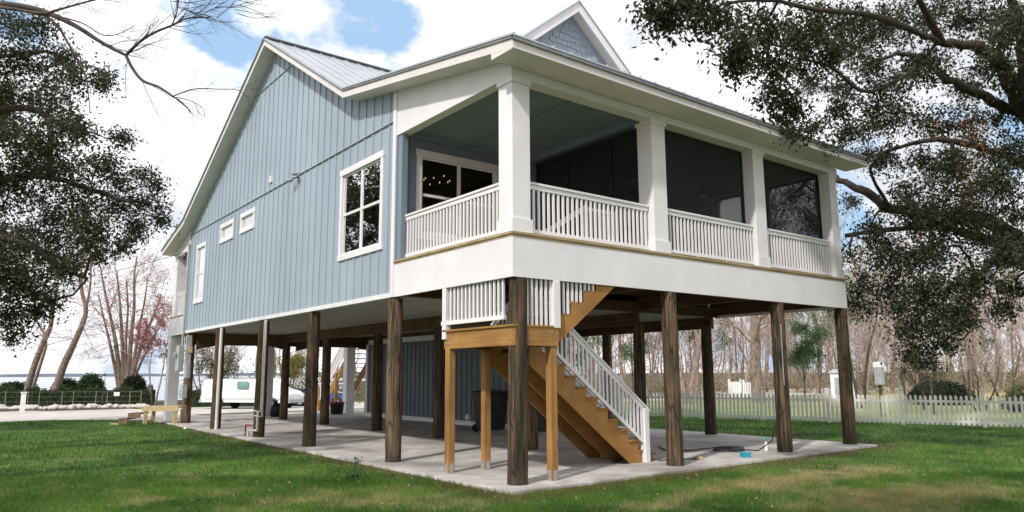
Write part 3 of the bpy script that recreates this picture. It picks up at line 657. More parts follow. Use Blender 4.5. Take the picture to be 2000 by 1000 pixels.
# ---- underside
un = MB()
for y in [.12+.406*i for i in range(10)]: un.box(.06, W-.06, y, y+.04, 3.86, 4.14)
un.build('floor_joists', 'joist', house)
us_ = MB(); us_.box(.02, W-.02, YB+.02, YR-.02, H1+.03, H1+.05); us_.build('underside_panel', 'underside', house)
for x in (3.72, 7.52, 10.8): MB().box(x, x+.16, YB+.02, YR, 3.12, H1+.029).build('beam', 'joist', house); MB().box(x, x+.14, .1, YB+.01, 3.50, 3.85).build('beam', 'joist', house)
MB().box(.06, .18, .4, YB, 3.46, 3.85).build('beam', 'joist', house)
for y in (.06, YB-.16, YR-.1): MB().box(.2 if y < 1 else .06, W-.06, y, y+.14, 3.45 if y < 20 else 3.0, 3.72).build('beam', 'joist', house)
ar = MB()
for (a, b) in ((.3, 4.0), (4.3, 7.9), (8.2, 10.9)):
    n = 14; poly = [(a, H1), (b, H1)]+[(b-(b-a)*i/n, 2.78+.30*math.sin(math.pi*i/n)) for i in range(n+1)]
    ar.prism(poly, 1, 20.42, 20.50)
ar.build('arch_board', 'joist', house)
# piles
PX = (.21, 3.9, 7.75, 10.72); PY = (.12, 4.28, 8.5, 12.3, 16.4, 20.5); PXF = (.21, 4.12, 8.0, 10.9); PYL = (.12, 4.28, 8.65, 12.43, 16.79, 20.64)
k = 0
for i, x in enumerate(PX):
    for j, y in enumerate(PY):
        k += 1
        if i == 2 and j in (3, 4): continue
        if i == 3 and j in (3, 4, 5): pass
        x = PXF[i] if j == 0 else PX[i]; y = PYL[j] if i == 0 else PY[j]
        if i == 0 and j: x = .12
        rg = random.Random(k); r = .165 if (i or j) else .17; lx, ly = rg.uniform(-.03, .03), rg.uniform(-.03, .03); p = MB(); m_ = 14
        ztop = 3.42 if (j == 0 or i == 0) else 3.2
        pts = [(x+lx*(1-t/m_), y+ly*(1-t/m_), -.05+(ztop+.05)*t/m_) for t in range(m_+1)]
        rs = [r*(1.04-.10*t/m_)*(1+.018*rg.uniform(-1, 1)) for t in range(m_+1)]
        p.tube(pts, rs, 18, wob=.05, seed=k); p.build('pile', 'pile', house)
# ---- storage enclosure under the house
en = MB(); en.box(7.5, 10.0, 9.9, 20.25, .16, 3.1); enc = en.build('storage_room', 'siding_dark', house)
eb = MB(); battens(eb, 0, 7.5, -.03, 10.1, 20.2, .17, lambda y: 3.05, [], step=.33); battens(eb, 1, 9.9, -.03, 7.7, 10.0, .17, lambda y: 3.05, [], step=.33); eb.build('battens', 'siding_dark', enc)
ew = MB(); ew.box(7.44, 7.52, 20.1, 20.26, 0, 3.1); ew.box(7.44, 7.5, 9.86, 20.09, 0, .155); ew.box(7.46, 7.5, 9.86, 20.09, 3.1, 3.3); ew.build('trim', 'white', enc)
pw = MB(); pw.box(8.0, 8.45, 9.83, 9.86, 1.5, 2.5); pw.build('notice_board', 'plain_white', enc)

# ------------------------------------------------------------------ front staircase
ZL = 2.59
ld = MB(); ld.box(.04, 1.04, .02, .06, 2.27, ZL); ld.box(1.0, 1.04, .061, 2.2, 2.27, ZL); ld.box(.04, .999, 2.16, 2.2, 2.27, ZL)
lnd = ld.build('stair_landing', 'lumx', house, bevel=.004)
ly_ = MB(); ly_.box(.036, .076, .062, 2.158, 2.272, ZL-.002); ly_.build('rim_board', 'lumy', lnd)
bo = MB()
for (x, z) in ((.86, 2.36), (.86, 2.50), (1.0, 2.36), (1.0, 2.50)): bo.tube([(x, .02, z), (x, .008, z)], .014, 8)
for (y, z) in ((2.0, 2.36), (2.0, 2.50), (2.14, 2.36), (2.14, 2.50)): bo.tube([(.036, y, z), (.024, y, z)], .014, 8)
bo.build('bolts', 'galv', lnd)
lt = MB()
for i in range(15): y = -.0+i*.147; lt.box(.0, 1.07, y, y+.14, ZL+.002, ZL+.036)
lt.build('landing_boards', 'lumber', lnd)
for (x, y) in ((.10, 2.07), (.93, 2.07), (.93, .11), (.93, 1.0)):
    if y == 1.0: continue
    p = MB(); p.box(x-.07, x+.07, y-.07, y+.07, .0, 2.27); po = p.build('landing_post', 'lumz', lnd, bevel=.005)
    g = MB(); g.box(x-.076, x+.076, y-.04, y+.04, .004, .17); g.box(x-.04, x+.04, y-.076, y+.076, .004, .17); g.build('post_base', 'galv', po)
# newel posts and landing railings
for bb in ((.91, 1.06, -.01, .13, ZL, H1-.002), (.0, .13, 2.10, 2.22, 2.45, H1-.002), (.92, 1.05, .82, .94, ZL+.04, 3.86)): MB().box(*bb).build('newel_post', 'white', lnd, bevel=.005)
lr = MB(); lr.bar((.06, .3, 2.76), (.06, 2.3, 2.76), .06, .075); 
for i in range(14): y = .36+i*.127; lr.box(.052, .09, y-.022, y+.022, 2.80, 3.85)
for i in range(6): x = .36+i*.107; lr.box(x-.022, x+.022, .055, .09, ZL+.04, 3.85)
lr.build('railing', 'white', lnd)
pr = MB(); pr.bar((.3, 1.0, 2.65), (.98, 1.0, 3.35), .05, .07); pr.build('brace', 'white', lnd)
# upper flight
def stringer(x0, z0, dx, dz, n, y0, y1, sgn, drop):
    """saw-tooth stringer; sgn +1 rises with x, -1 falls with x"""
    top = [];
    for i in range(n):
        if sgn > 0: top += [(x0+i*dx, z0+i*dz), (x0+i*dx, z0+(i+1)*dz)]
        else: top += [(x0+i*dx, z0-(i)*dz), (x0+(i)*dx, z0-(i+1)*dz)] if i else [(x0, z0-dz)]
    if sgn > 0:
        top += [(x0+n*dx, z0+n*dz)]; bot = [(x0+n*dx, z0+n*dz-drop*.4), (x0+.1, z0-drop*.6+.08), (x0, z0-drop*.55)]
    else:
        top += [(x0+n*dx, z0-n*dz)]
        bot = [(x0+n*dx, 0.0)] if True else []
        sl = dz/dx; xe = x0+(z0-drop)/sl; bot += [(xe, 0.0), (x0, z0-drop)]
    b = MB(); b.prism((top+bot)[::-1], 1, y0, y1); return b
up = empty  # (name kept free)
flight = None
f1 = stringer(1.07, ZL, .315, .2257, 7, .056, .096, 1, .42)
upper = f1.build('upper_flight', 'lumber', house)
stringer(1.07, ZL, .315, .2257, 7, .72, .76, 1, .42).build('stringer', 'lumx', upper)
t1 = MB()
for i in range(7): t1.box(1.07+i*.315-.03, 1.07+(i+1)*.315, .054, .79, ZL+(i+1)*.2257+.002, ZL+(i+1)*.2257+.036)
t1.build('treads', 'lumy', upper)
rz_ = MB()
for i in range(7): rz_.box(1.07+i*.315+.002, 1.07+i*.315+.02, .098, .718, ZL+i*.2257+.04, ZL+(i+1)*.2257)
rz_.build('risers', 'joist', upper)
ub = MB()
for i in range(5):
    for q in range(3):
        x = 1.10+i*.315+q*.105; z0 = ZL+(i+1)*.2257+.04
        if z0 < 3.85: ub.box(x-.02, x+.02, .055, .09, z0, 3.86)
ub.build('balusters', 'white', upper)
# lower flight
SX, SZ, NST = .90, 2.59, 12; DX, DZ = .2825, 2.59/12
def sy(y0, y1): return stringer(SX+.16, SZ, DX, DZ, 11, y0, y1, -1, .62)
lower = sy(.86, .90).build('lower_flight', 'lumber', house)
for y in (1.46, 2.06): sy(y, y+.04).build('stringer', 'lumber', lower)
t2 = MB(); r2 = MB()
for i in range(11):
    z = SZ-(i+1)*DZ; x = SX+.16+i*DX
    t2.box(x-.0, x+DX+.03, .83, 2.13, z+.002, z+.036); r2.box(x+DX-.02, x+DX-.002, .902, 2.058, z-DZ+.04, z-.0)
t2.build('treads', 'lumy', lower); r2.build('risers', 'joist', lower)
def nos(x): return SZ-(x-(SX+.0))*DZ/DX
for yy, nm in ((.83, 'stair_railing'), (2.12, 'stair_railing')):
    s = MB(); x0, x1 = 1.12, 4.02
    s.bar((x0, yy, nos(x0)+.95), (x1+.18, yy, nos(x1+.18)+.95), .10, .04); s.bar((x0, yy, nos(x0)+.88), (x1, yy, nos(x1)+.88), .045, .09); s.bar((x0, yy, nos(x0)+.19), (x1, yy, nos(x1)+.19), .045, .07)
    o = s.build(nm, 'white', lower, bevel=.004)
    b = MB(); n = 27
    for i in range(n): x = x0+.05+(x1-x0-.1)*i/(n-1); b.box(x-.02, x+.02, yy-.018, yy+.018, nos(x)+.19, nos(x)+.88)
    b.build('balusters', 'white', o)
    p = MB(); p.box(x1-.02, x1+.11, yy-.075, yy+.075, .0, 1.08); p.build('newel_post', 'white', o, bevel=.006)
# stairwell guard on the porch floor
sg_ = MB(); sg_.bar((1.2, 1.05, 4.28), (2.75, 1.05, 5.2), .05, .10); sg_.bar((2.7, 1.05, 5.16), (3.5, 1.05, 5.16), .06, .06); sg_.box(2.66, 2.76, 1.0, 1.1, 4.22, 5.2); sg_.box(3.45, 3.55, 1.0, 1.1, 4.22, 5.2); sg_.bar((2.7, 1.05, 4.32), (3.5, 1.05, 4.32), .05, .06)
for i in range(5): sg_.box(2.85+i*.12, 2.885+i*.12, 1.03, 1.07, 4.34, 5.14)
sg_.build('stairwell_guard', 'white', house)

# ------------------------------------------------------------------ rear staircase
rs_ = MB()
def rstair(x, w=.05):
    b = MB(); b.prism([(23.8, 4.1), (28.6, .05), (28.2, -.1), (23.8, 3.6)][::-1], 0, x, x+w); return b
rear = rstair(8.9).build('rear_flight', 'lumy', house); rstair(10.2).build('stringer', 'lumy', rear)
t = MB()
for i in range(17): f = i/17; t.box(8.95, 10.2, 23.85+4.7*f, 23.85+4.7*f+.26, 4.05-4.0*f-.04, 4.05-4.0*f)
t.build('treads', 'lumx', rear)
t = MB(); t.bar((8.9, 23.8, 5.1), (8.9, 28.7, 1.05), .08, .06); t.bar((8.9, 23.8, 4.35), (8.9, 28.7, .3), .05, .06)
for i in range(40): f = (i+.5)/40; y = 23.8+4.9*f; z = 4.35-4.05*f; t.box(8.88, 8.92, y-.02, y+.02, z, z+.76)
t.build('balusters', 'white', rear)
for bb in ((8.82, 8.96, 28.5, 28.64, -.12, 1.15), (8.82, 8.96, 26.4, 26.54, -.1, 1.9)): MB().box(*bb).build('stair_post', 'lumz', rear)

# ------------------------------------------------------------------ pipes, boxes and fixtures on the house
pp = MB(); pp.tube([(-.02, 16.2, .0), (-.02, 16.2, 3.4)], .055, 12); pp.build('drain_pipe', 'pvc', house)
pp = MB(); x = -.06
pp.tube([(x, 11.72, 3.4), (x, 11.72, .62), (x, 12.3, .62)], .028, 8); pp.tube([(x, 11.85, 3.4), (x, 11.85, .75), (x, 12.5, .75)], .028, 8)
pp.tube([(x-.03, 12.0, .75), (x-.03, 12.0, .22), (x-.03, 12.75, .18), (x-.03, 12.75, 0)], .035, 8); pp.build('water_pipe', 'pvc', house)
pp = MB(); pp.tube([(x-.05, 12.4, .34), (x-.05, 12.95, .34), (x-.05, 12.95, 0)], .022, 8); pp.build('water_pipe', 'red', house)
cd = MB(); xx = -.09
cd.tube([(xx, 20.95, 2.9), (xx, 20.95, 6.85), (xx, 21.05, 7.0), (xx, 21.2, 6.95)], .045, 10); cdo = cd.build('conduit_mast', 'greybox', house)
wh = MB(); wh.ball((xx, 21.25, 6.62), (.05, .07, .06), 8, 6); wh.ball((xx, 21.6, 6.5), (.04, .05, .10), 8, 6); wh.build('weatherhead', 'black', cdo)
mb = MB(); mb.box(-.26, -.06, 20.75, 21.2, 1.95, 2.95); mbo = mb.build('meter_box', 'greybox', house, bevel=.02)
mc = MB(); mc.tube([(-.26, 20.98, 2.6), (-.36, 20.98, 2.6)], .11, 16); mc.build('meter_dial', 'galv', mbo)
eb2 = MB(); eb2.box(-.10, .02, 19.9, 20.4, 2.65, 2.9); eb2.box(-.10, .02, 19.95, 20.4, 1.75, 1.95); eb2.build('mounting_board', 'plank', house)
eb3 = MB(); eb3.box(-.22, -.05, 20.0, 20.45, .95, 1.45); eb3.box(-.2, -.05, 19.75, 20.0, 1.7, 2.2); eb3.box(-.2, .0, 19.95, 20.05, 2.1, 3.3); eb3.build('electrical_box', 'greybox', house, bevel=.01)
lf = MB(); lf.box(-.10, -.0, 9.72, 9.88, 7.30, 7.42); lf.ball((-.2, 9.66, 7.34), (.09, .07, .05), 10, 6); lf.ball((-.2, 9.98, 7.22), (.09, .07, .05), 10, 6); lf.tube([(-.05, 9.8, 7.3), (-.05, 9.8, 6.95)], .02, 6); lf.build('flood_light', 'greybox', house)
vt = MB(); vt.box(-.06, -.0, 11.95, 12.1, 7.62, 7.82); vt.build('wall_vent', 'white', house)
sfx = MB(); sfx.tube([(4.0, .35, 3.42), (4.0, .35, 3.46)], .09, 12)
# power line from the mast to the left
pwl = MB(); a = np.array([-.09, 21.25, 6.7]); b = at(-120, 575, 60)
pwl.tube([a+(b-a)*t-np.array([0, 0, 1.2*4*t*(1-t)*.5]) for t in np.linspace(0, 1, 24)], .014, 5)
tag(pwl.build('power_line', 'black'), 'thin black power line sagging from the weatherhead at the far house corner to the left', 'cable')

# ------------------------------------------------------------------ grass blades
def blades(name, n, sampler, h, wd, label):
    P = sampler(n); n = len(P)
    a = rng.random(n)*2*math.pi; lean = rng.normal(size=(n, 2))*.45; cl = .5+.5*np.sin(P[:, 0]*2.3+1.7*np.sin(P[:, 1]*1.9))*np.sin(P[:, 1]*2.9+1.3*np.sin(P[:, 0]*3.1)); hh = h*(.45+.8*rng.random(n)+.75*cl**2)
    base = P.copy(); side = np.stack([np.cos(a), np.sin(a), np.zeros(n)], 1)*(wd*(.7+.6*rng.random(n)))[:, None]
    tip = base+np.stack([lean[:, 0]*hh, lean[:, 1]*hh, hh], 1)
    V = np.stack([base-side, base+side, tip], 1).reshape(-1, 3); F = (np.arange(n)*3)[:, None]+np.arange(3)[None]
    tag(np_mesh(name, V, F, 'blade', tone=np.repeat(rng.random(n), 3)), label, 'grass', kind='stuff')
def samp_factory(d0, d1, px0, px1, pw_=1.0):
    def f(n):
        D = (d0**pw_+(d1**pw_-d0**pw_)*rng.random(n))**(1/pw_); px = px0+(px1-px0)*rng.random(n)
        dirs = CF[None, :2]+((px-1000)/FPX)[:, None]*CR[None, :2]+0*D[:, None]
        dh = np.linalg.norm(CF[:2]); P = CP[None, :2]+dirs*(D/dh)[:, None]
        x, y = P[:, 0], P[:, 1]
        edge = np.where(x < -3, 31.0+.12*(x+3), np.where(x < -.3, 31.0-(x+3)/2.7*7.0, 22.0))
        inside = (x > -.37) & (x < 11.19) & (y > -.41) & (y < 24.2)
        ok = (~inside) & (((x < -.3) & (y < edge)) | ((x >= -.3) & ((y < -.41) | (x > 11.19)) & (y < 28)))
        ok &= ~((x+.29*y) > 20.6)
        x, y = x[ok], y[ok]
        # thin out along the trodden edge
        dd = np.maximum(np.maximum(-.42-x, x-11.35), np.maximum(-.5-y, y-22.6)); keep = rng.random(len(x)) < np.clip(dd/.6+.30, 0, 1)
        x, y = x[keep], y[keep]
        z = np.where(y < 24, -.05, -.05-.45*(y-24)/18)
        return np.stack([x, y, z], 1)
    return f
blades('grass', 190000, samp_factory(7.8, 14, -60, 2060, 1.2), .058, .0042, 'short green lawn grass with dry tan patches in front of the house')
blades('grass', 110000, samp_factory(14, 34, -60, 2060, 1.1), .065, .008, 'green lawn grass further back beside and behind the concrete slab')
# a few taller weeds at the slab edge
def weed(px, py, r, n, label):
    p = ground_at(px, py); P = np.tile(p, (n, 1))+np.concatenate([rng.normal(size=(n, 2))*r, np.abs(rng.normal(size=(n, 1)))*.05], 1)
    V, F, t = leaves(P, .085, .022, droop=-.8); tag(np_mesh('weed', V, F, 'hedgeleaf', tone=t), label, 'weed')
weed(690, 938, .13, 110, 'leafy green weed clump in the lawn in front of the third pile')
weed(694, 906, .07, 46, 'small weed tuft sprouting at the slab edge left of the near left pile')

LL = []
for _ in range(420):
    q = ground_at(rng.uniform(0, 2000), 850+150*rng.random()**.8)
    if not (-.4 < q[0] < 11.4 and q[1] > -.45): LL.append((q[0], q[1], -.01))
V, F, t = leaves(np.array(LL), .05, .03, droop=-.3); tag(np_mesh('fallen_leaves', V, F, 'tanleaf', tone=t), 'small dry leaves fallen over the front lawn', 'leaf litter', kind='stuff')
# ------------------------------------------------------------------ trees
def trees_from_blobs(root, limbs, blobs, leafmat_, L_, W_, per, twig_r=.02, spread=.3, droop=.3, bark='bark', leafname='leaves', nodesub=14, dens=1.0):
    """limbs: list of (points, r0, r1); blobs: (centre, radius, count) -> branches grown from the nearest limb, leaves at twig ends"""
    nodes = []; nr = []; tm = MB(); 
    for i, (pts, r0, r1) in enumerate(limbs):
        pts = [np.array(p, float) for p in pts]; out_ = []
        for a in range(len(pts)-1):
            p0 = pts[max(a-1, 0)]; p1 = pts[a]; p2 = pts[a+1]; p3 = pts[min(a+2, len(pts)-1)]
            for t in np.linspace(0, 1, 6)[:-1]:
                out_.append(.5*((2*p1)+(-p0+p2)*t+(2*p0-5*p1+4*p2-p3)*t*t+(-p0+3*p1-3*p2+p3)*t**3))
        out_.append(pts[-1]); m = len(out_); rr = [r0+(r1-r0)*k/(m-1) for k in range(m)]
        sc = max(r0, .02)*.25
        out_ = [o+rng.normal(size=3)*sc*(0 if k == 0 else 1)*.5 for k, o in enumerate(out_)]
        tm.tube(out_, [r*(1+.06*rng.normal()) for r in rr], 10 if r0 > .06 else 6, caps=True, wob=.12, seed=i)
        nodes += out_; nr += rr
    tr_ = tm.build('trunk', bark, root)
    nodes = np.array(nodes); nr = np.array(nr); sg = []; LP = []
    order = sorted(blobs, key=lambda b: np.min(np.linalg.norm(nodes-b[0], axis=1)))
    def connect(target, r, wander=.12, minr=0):
        nonlocal nodes, nr
        d = np.linalg.norm(nodes-target, axis=1); j = int(np.argmin(d+np.where(nr < minr, 50, 0))); a = nodes[j]; L0 = d[j]
        if L0 < 1e-3: return
        k = max(2, int(L0/.35)); prev = a; r0 = min(r*(1+.25*L0), nr[j]*.8+.004); newn = []; newr = []
        perp = rng.normal(size=3)*L0*wander
        for q in range(1, k+1):
            t = q/k; p = a+(target-a)*t+perp*math.sin(math.pi*t)+rng.normal(size=3)*L0*.015+np.array([0, 0, .06*L0*math.sin(math.pi*t)])
            ra = r0+(r*.6-r0)*(q-1)/k; rb = r0+(r*.6-r0)*q/k; sg.append((prev, p, ra, rb)); prev = p; newn.append(p); newr.append(rb)
        nodes = np.vstack([nodes, newn]); nr = np.concatenate([nr, newr])
    for (c, rad, cnt) in order:
        c = np.array(c); connect(c, twig_r*2.2, .10)
        cnt = max(3, int(cnt*dens))
        loc = []
        for _ in range(cnt):
            v = rng.normal(size=3); v /= np.linalg.norm(v); p = c+v*rad*(rng.random()**.45)*np.array([1, 1, .8]); loc.append(p)
        loc.sort(key=lambda p: np.linalg.norm(p-c))
        for p in loc:
            connect(p, twig_r*.5, .15)
            m = int(per*(.5+rng.random())); LP.append(p+rng.normal(size=(m, 3))*spread*(.4+.6*rng.random()))
    V, F = segs_mesh(sg, 4); np_mesh('branches', V, F, bark, root, smooth=True)
    P = np.concatenate(LP); V, F, t = leaves(P, L_, W_, droop=droop); np_mesh(leafname, V, F, leafmat_, root, tone=t)
    return root

def PB(lst, D0, dvar=2.5, k=1.0, rough=1.0):
    """(px,py,r_px[,D]) -> world blobs"""
    o = []
    for q in lst:
        D = q[3] if len(q) > 3 else D0+random.uniform(-dvar, dvar)
        rad = q[2]/FPX*D; o.append((at(q[0], q[1], D), rad, int(7+ (q[2]/10)**2*.62*k)))
    return o
# right live oak
g = at(2230, 800, 20.5); oak = empty('live_oak', (g[0], g[1], -.05), 'large dark evergreen oak at the right, its limbs reaching over the house roof', 'tree')
def A(*l): return [at(*q) for q in l]
base = np.array([g[0], g[1], -.2])
limbs = [
 ([base, at(2220, 600, 20.3), at(2180, 450, 20)], .62, .42),
 (A((2180, 450, 20), (2060, 300, 19), (1990, 190, 18.5), (1960, 130, 18), (1925, 100, 17.5), (1880, 88, 17), (1840, 84, 16.6), (1790, 62, 16)), .26, .05),
 (A((2060, 300, 19), (2010, 180, 18), (1990, 60, 17.5), (1960, -40, 17)), .18, .08),
 (A((2180, 450, 20), (2020, 245, 19.4), (1950, 205, 19), (1910, 180, 18.6), (1850, 155, 18.2), (1810, 120, 18), (1750, 105, 17.6), (1690, 130, 17)), .18, .03),
 (A((2180, 455, 20), (2000, 468, 20), (1940, 436, 20.2), (1890, 425, 20.4), (1825, 421, 20.6), (1740, 408, 21), (1690, 375, 21.6), (1640, 352, 22.3), (1590, 345, 23.5), (1550, 380, 25)), .24, .05),
 (A((2180, 455, 20), (2000, 478, 21), (1900, 462, 21.4), (1850, 446, 21.6), (1760, 445, 22), (1650, 460, 22.6)), .15, .06),
 (A((2150, 440, 20), (2000, 325, 19), (1900, 285, 18.6), (1830, 272, 18.4), (1750, 290, 18.8), (1690, 312, 19.4)), .11, .03),
 (A((2180, 455, 20), (2040, 520, 19), (1950, 505, 18.6), (1910, 545, 18.2), (1890, 600, 18), (1870, 650, 17.8)), .16, .03),
 (A((1790, 62, 16), (1700, 30, 14.5), (1600, 20, 13), (1500, 0, 12), (1420, 5, 11.4)), .07, .02),
 (A((1810, 120, 18), (1700, 180, 16.5), (1620, 130, 15), (1540, 110, 14)), .06, .02),
 (A((1840, 84, 16.6), (1780, -20, 15.5), (1700, -60, 14)), .09, .03),
 (A((1740, 408, 21), (1700, 330, 20.6), (1740, 300, 20.2)), .06, .03),
]
bl_ = [(1285, 15, 32, 11), (1335, 5, 35, 11), (1300, 45, 20, 11), (1390, 25, 35, 11.3), (1440, 95, 32, 12), (1440, 130, 18, 12), (1480, 55, 50, 12.5), (1500, 130, 42, 13), (1520, 190, 40, 13.5), (1560, 60, 55, 13.5), (1545, 215, 20, 13.6), (1590, 110, 45, 14), (1640, 50, 60, 14.5),
 (1700, 60, 60), (1770, 40, 60), (1840, 40, 60), (1910, 40, 65), (1975, 50, 60), (1640, 110, 45), (1700, 130, 40), (1640, 170, 28), (1580, 165, 18), (1720, 195, 42), (1760, 140, 48), (1820, 130, 48), (1885, 170, 42), (1950, 230, 45), (1990, 150, 45),
 (1540, 250, 26, 17), (1590, 245, 26, 17), (1650, 265, 35, 18), (1640, 215, 22, 16), (1700, 250, 38), (1760, 230, 36), (1820, 230, 42), (1880, 250, 42), (1940, 300, 50), (1990, 300, 40), (1690, 300, 30, 20), (1740, 315, 38), (1800, 320, 38), (1860, 330, 44),
 (1700, 440, 38, 21), (1665, 500, 26, 22), (1680, 555, 38, 22), (1650, 600, 25, 23), (1690, 600, 26, 22), (1740, 500, 48), (1790, 380, 38), (1800, 440, 40), (1850, 390, 50), (1920, 370, 50), (1980, 390, 50), (1790, 500, 55), (1850, 480, 50), (1920, 470, 40), (1970, 500, 40), (1740, 560, 45), (1800, 570, 50), (1860, 550, 50), (1920, 540, 34), (1980, 560, 34), (1830, 620, 42), (1780, 640, 36), (1800, 690, 34), (1760, 600, 34), (1870, 600, 30), (1600, 300, 20, 24), (1660, 395, 14, 23), (2060, 150, 80), (2060, 400, 90), (2080, 560, 60), (2100, 280, 90), (1530, 400, 30, 25.5), (1580, 425, 34, 25), (1560, 375, 30, 25.5), (1505, 440, 26, 26), (1610, 385, 28, 24), (1600, 440, 26, 24.5)] + [(1870, 310, 34, 16.5), (1950, 350, 34, 16.5), (1900, 420, 46, 17), (1830, 430, 40, 18), (1780, 420, 34, 19), (1990, 490, 40, 17), (1950, 130, 44, 16), (1990, 60, 44, 15.5), (1730, 470, 36, 20), (1950, 600, 26, 18), (1890, 630, 28, 18), (1840, 670, 26, 18)]
trees_from_blobs(oak, limbs, PB(bl_, 18.5, 2.2, 1.15), 'oakleaf', .098, .044, 50, twig_r=.017, spread=.20, droop=.6)
# rusty dead spray in the oak
dl_ = [(at(1885, 300, 18)+rng.normal(size=3)*.4) for _ in range(16)]+[(at(1860, 370, 18.2)+rng.normal(size=3)*.3) for _ in range(8)]
P = np.concatenate([p+rng.normal(size=(26, 3))*.18 for p in dl_]); V, F, t = leaves(P, .10, .04, droop=.6); np_mesh('dead_foliage', V, F, 'deadleaf', oak, tone=t)
# left oak
g = at(-230, 790, 16.5); oak2 = empty('live_oak', (g[0], g[1], -.05), 'dark evergreen oak whose leafy crown fills the upper left edge', 'tree')
base = np.array([g[0], g[1], -.2])
limbs = [([base, at(-210, 560, 16.5), at(-160, 380, 16.3), at(-120, 120, 16), at(-60, -60, 16)], .45, .15),
 (A((-160, 380, 16.3), (-60, 355, 16), (50, 345, 15.6), (110, 350, 15.4), (200, 378, 15), (260, 400, 14.6)), .12, .03),
 (A((-140, 250, 16.2), (0, 215, 15.8), (60, 212, 15.6), (96, 235, 15.3), (98, 290, 15.1), (95, 345, 15)), .09, .04),
 (A((-180, 420, 16.3), (-40, 450, 16), (60, 480, 15.6), (120, 520, 15.3), (170, 545, 15)), .10, .03),
 (A((-120, 120, 16), (0, 110, 15.5), (90, 100, 15)), .07, .03), (A((-190, 500, 16.4), (-60, 560, 16), (20, 590, 15.6)), .08, .03)]
bl2 = [(20, 55, 45), (80, 60, 42), (50, 120, 48), (115, 115, 42), (20, 190, 55), (100, 190, 48), (150, 150, 25), (60, 270, 60), (130, 255, 42), (195, 165, 14), (205, 150, 10), (110, 335, 60), (30, 360, 65), (190, 320, 36), (235, 270, 16), (170, 385, 50), (240, 350, 28), (280, 345, 18), (235, 405, 40), (290, 400, 24), (310, 365, 10), (100, 420, 65), (180, 440, 45), (270, 450, 32), (320, 430, 14), (30, 470, 60), (110, 500, 50), (190, 490, 34), (245, 480, 24), (30, 550, 52), (90, 560, 36), (135, 530, 28), (15, 620, 38), (60, 610, 24), (100, 590, 18), (-60, 100, 90), (-60, 300, 100), (-60, 500, 90), (30, 655, 14), (160, 250, 20)]
trees_from_blobs(oak2, limbs, PB(bl2, 15.3, 1.6, 1.3), 'oakleaf', .078, .035, 50, twig_r=.015, spread=.18, droop=.2)

# the oak behind the photographer, whose dappled shade lies over the front lawn
e = empty('live_oak', (-15, -15.5, -.05), 'broad evergreen oak standing behind the viewer, shading the front lawn', 'tree')
b0 = np.array([-15, -15.5, -.2]); c0 = np.array([-11, -11.8, 9.0])
lb = [([b0, b0+np.array([.4, .4, 3]), b0+np.array([1.5, 1.2, 6]), c0], .45, .15)]+[([b0+np.array([1.2, 1.0, 5.2]), (c0+b0+np.array([1.2, 1.0, 5.2]))/2+np.array([math.cos(a)*2, math.sin(a)*2, .6]), c0+np.array([math.cos(a)*4.6, math.sin(a)*4.2, .4*math.sin(3*a)])], .17, .05) for a in (0.1, .8, 1.5, 2.6, 3.9, 5.1, 5.8)]
rgl = random.Random(19); bls = []
for _ in range(60):
    a = rgl.uniform(0, 6.28); q = rgl.random()**.5; bls.append((c0+np.array([math.cos(a)*q*6.6, math.sin(a)*q*5.4, rgl.uniform(-1.2, 1.8)]), .95, 15))
trees_from_blobs(e, lb, bls, 'oakleaf', .17, .09, 42, twig_r=.02, spread=.3, droop=.2)

# another oak on the left, outside the frame, mirrored in the windows
e = empty('live_oak', (-10.5, 23.5, -.05), 'dark evergreen oak further back at the left edge, behind the nearer crown', 'tree')
b0 = np.array([-10.5, 23.5, -.2]); c0 = np.array([-10, 23.5, 9.5])
lb = [([b0, b0+np.array([.3, .2, 3]), c0-np.array([0, 0, 2]), c0+np.array([0, 0, 3])], .4, .1)]+[([b0+np.array([.3, .2, 3.5]), c0+np.array([math.cos(a)*3.2, math.sin(a)*3.2, .5*math.sin(3*a)])], .16, .05) for a in (0.3, 1.4, 2.6, 3.9, 5.1)]
rgl = random.Random(9); bls = []
for _ in range(80):
    a = rgl.uniform(0, 6.28); q = 5.2*rgl.random()**.5; bls.append((c0+np.array([math.cos(a)*q, math.sin(a)*q, rgl.uniform(-4, 4.2)]), 1.3, 16))
trees_from_blobs(e, lb, bls, 'oakleaf', .17, .09, 50, twig_r=.02, spread=.32, droop=.2)

# bare tree reaching in at the top left
def twigs_from(sg, p, d, L0, r, depth, rg, side=.75, kids=(2, 4), wig=.22, up=.0, taper=.55):
    n = max(3, int(4+L0*1.2)); prev = p; dd = d/np.linalg.norm(d); st = L0/n
    for i in range(n):
        dd = dd+rg.normal(size=3)*wig*.5+np.array([0, 0, up]); dd /= np.linalg.norm(dd)
        nx_ = prev+dd*st; t0, t1 = i/n, (i+1)/n; ra = r*(1-(1-taper)*t0); rb = r*(1-(1-taper)*t1); sg.append((prev, nx_, ra, rb, depth)); 
        if depth > 0 and i >= 1:
            pr = kids[1]/n
            if rg.random() < pr*1.15 or i == n-1:
                for _ in range(1 if i < n-1 else 2):
                    s = rg.normal(size=3); s -= dd*np.dot(s, dd); s /= np.linalg.norm(s)
                    twigs_from(sg, nx_, dd+s*side*(.6+.6*rg.random()), L0*(.45+.3*rg.random())*(1-.35*t0), rb*.58, depth-1, rg, side, kids, wig, up, .4)
        prev = nx_
rg = np.random.default_rng(5)
g = at(-520, 820, 11); bt_ = empty('bare_tree', (g[0], g[1], -.05), 'leafless tree whose thin branch crosses the sky at the top left', 'tree')
tm = MB(); base = np.array([g[0], g[1], -.2])
tm.tube([base, at(-500, 400, 11), at(-440, 60, 10.8), at(-420, -200, 10.8)], [.22, .19, .15, .08], 12, wob=.1)
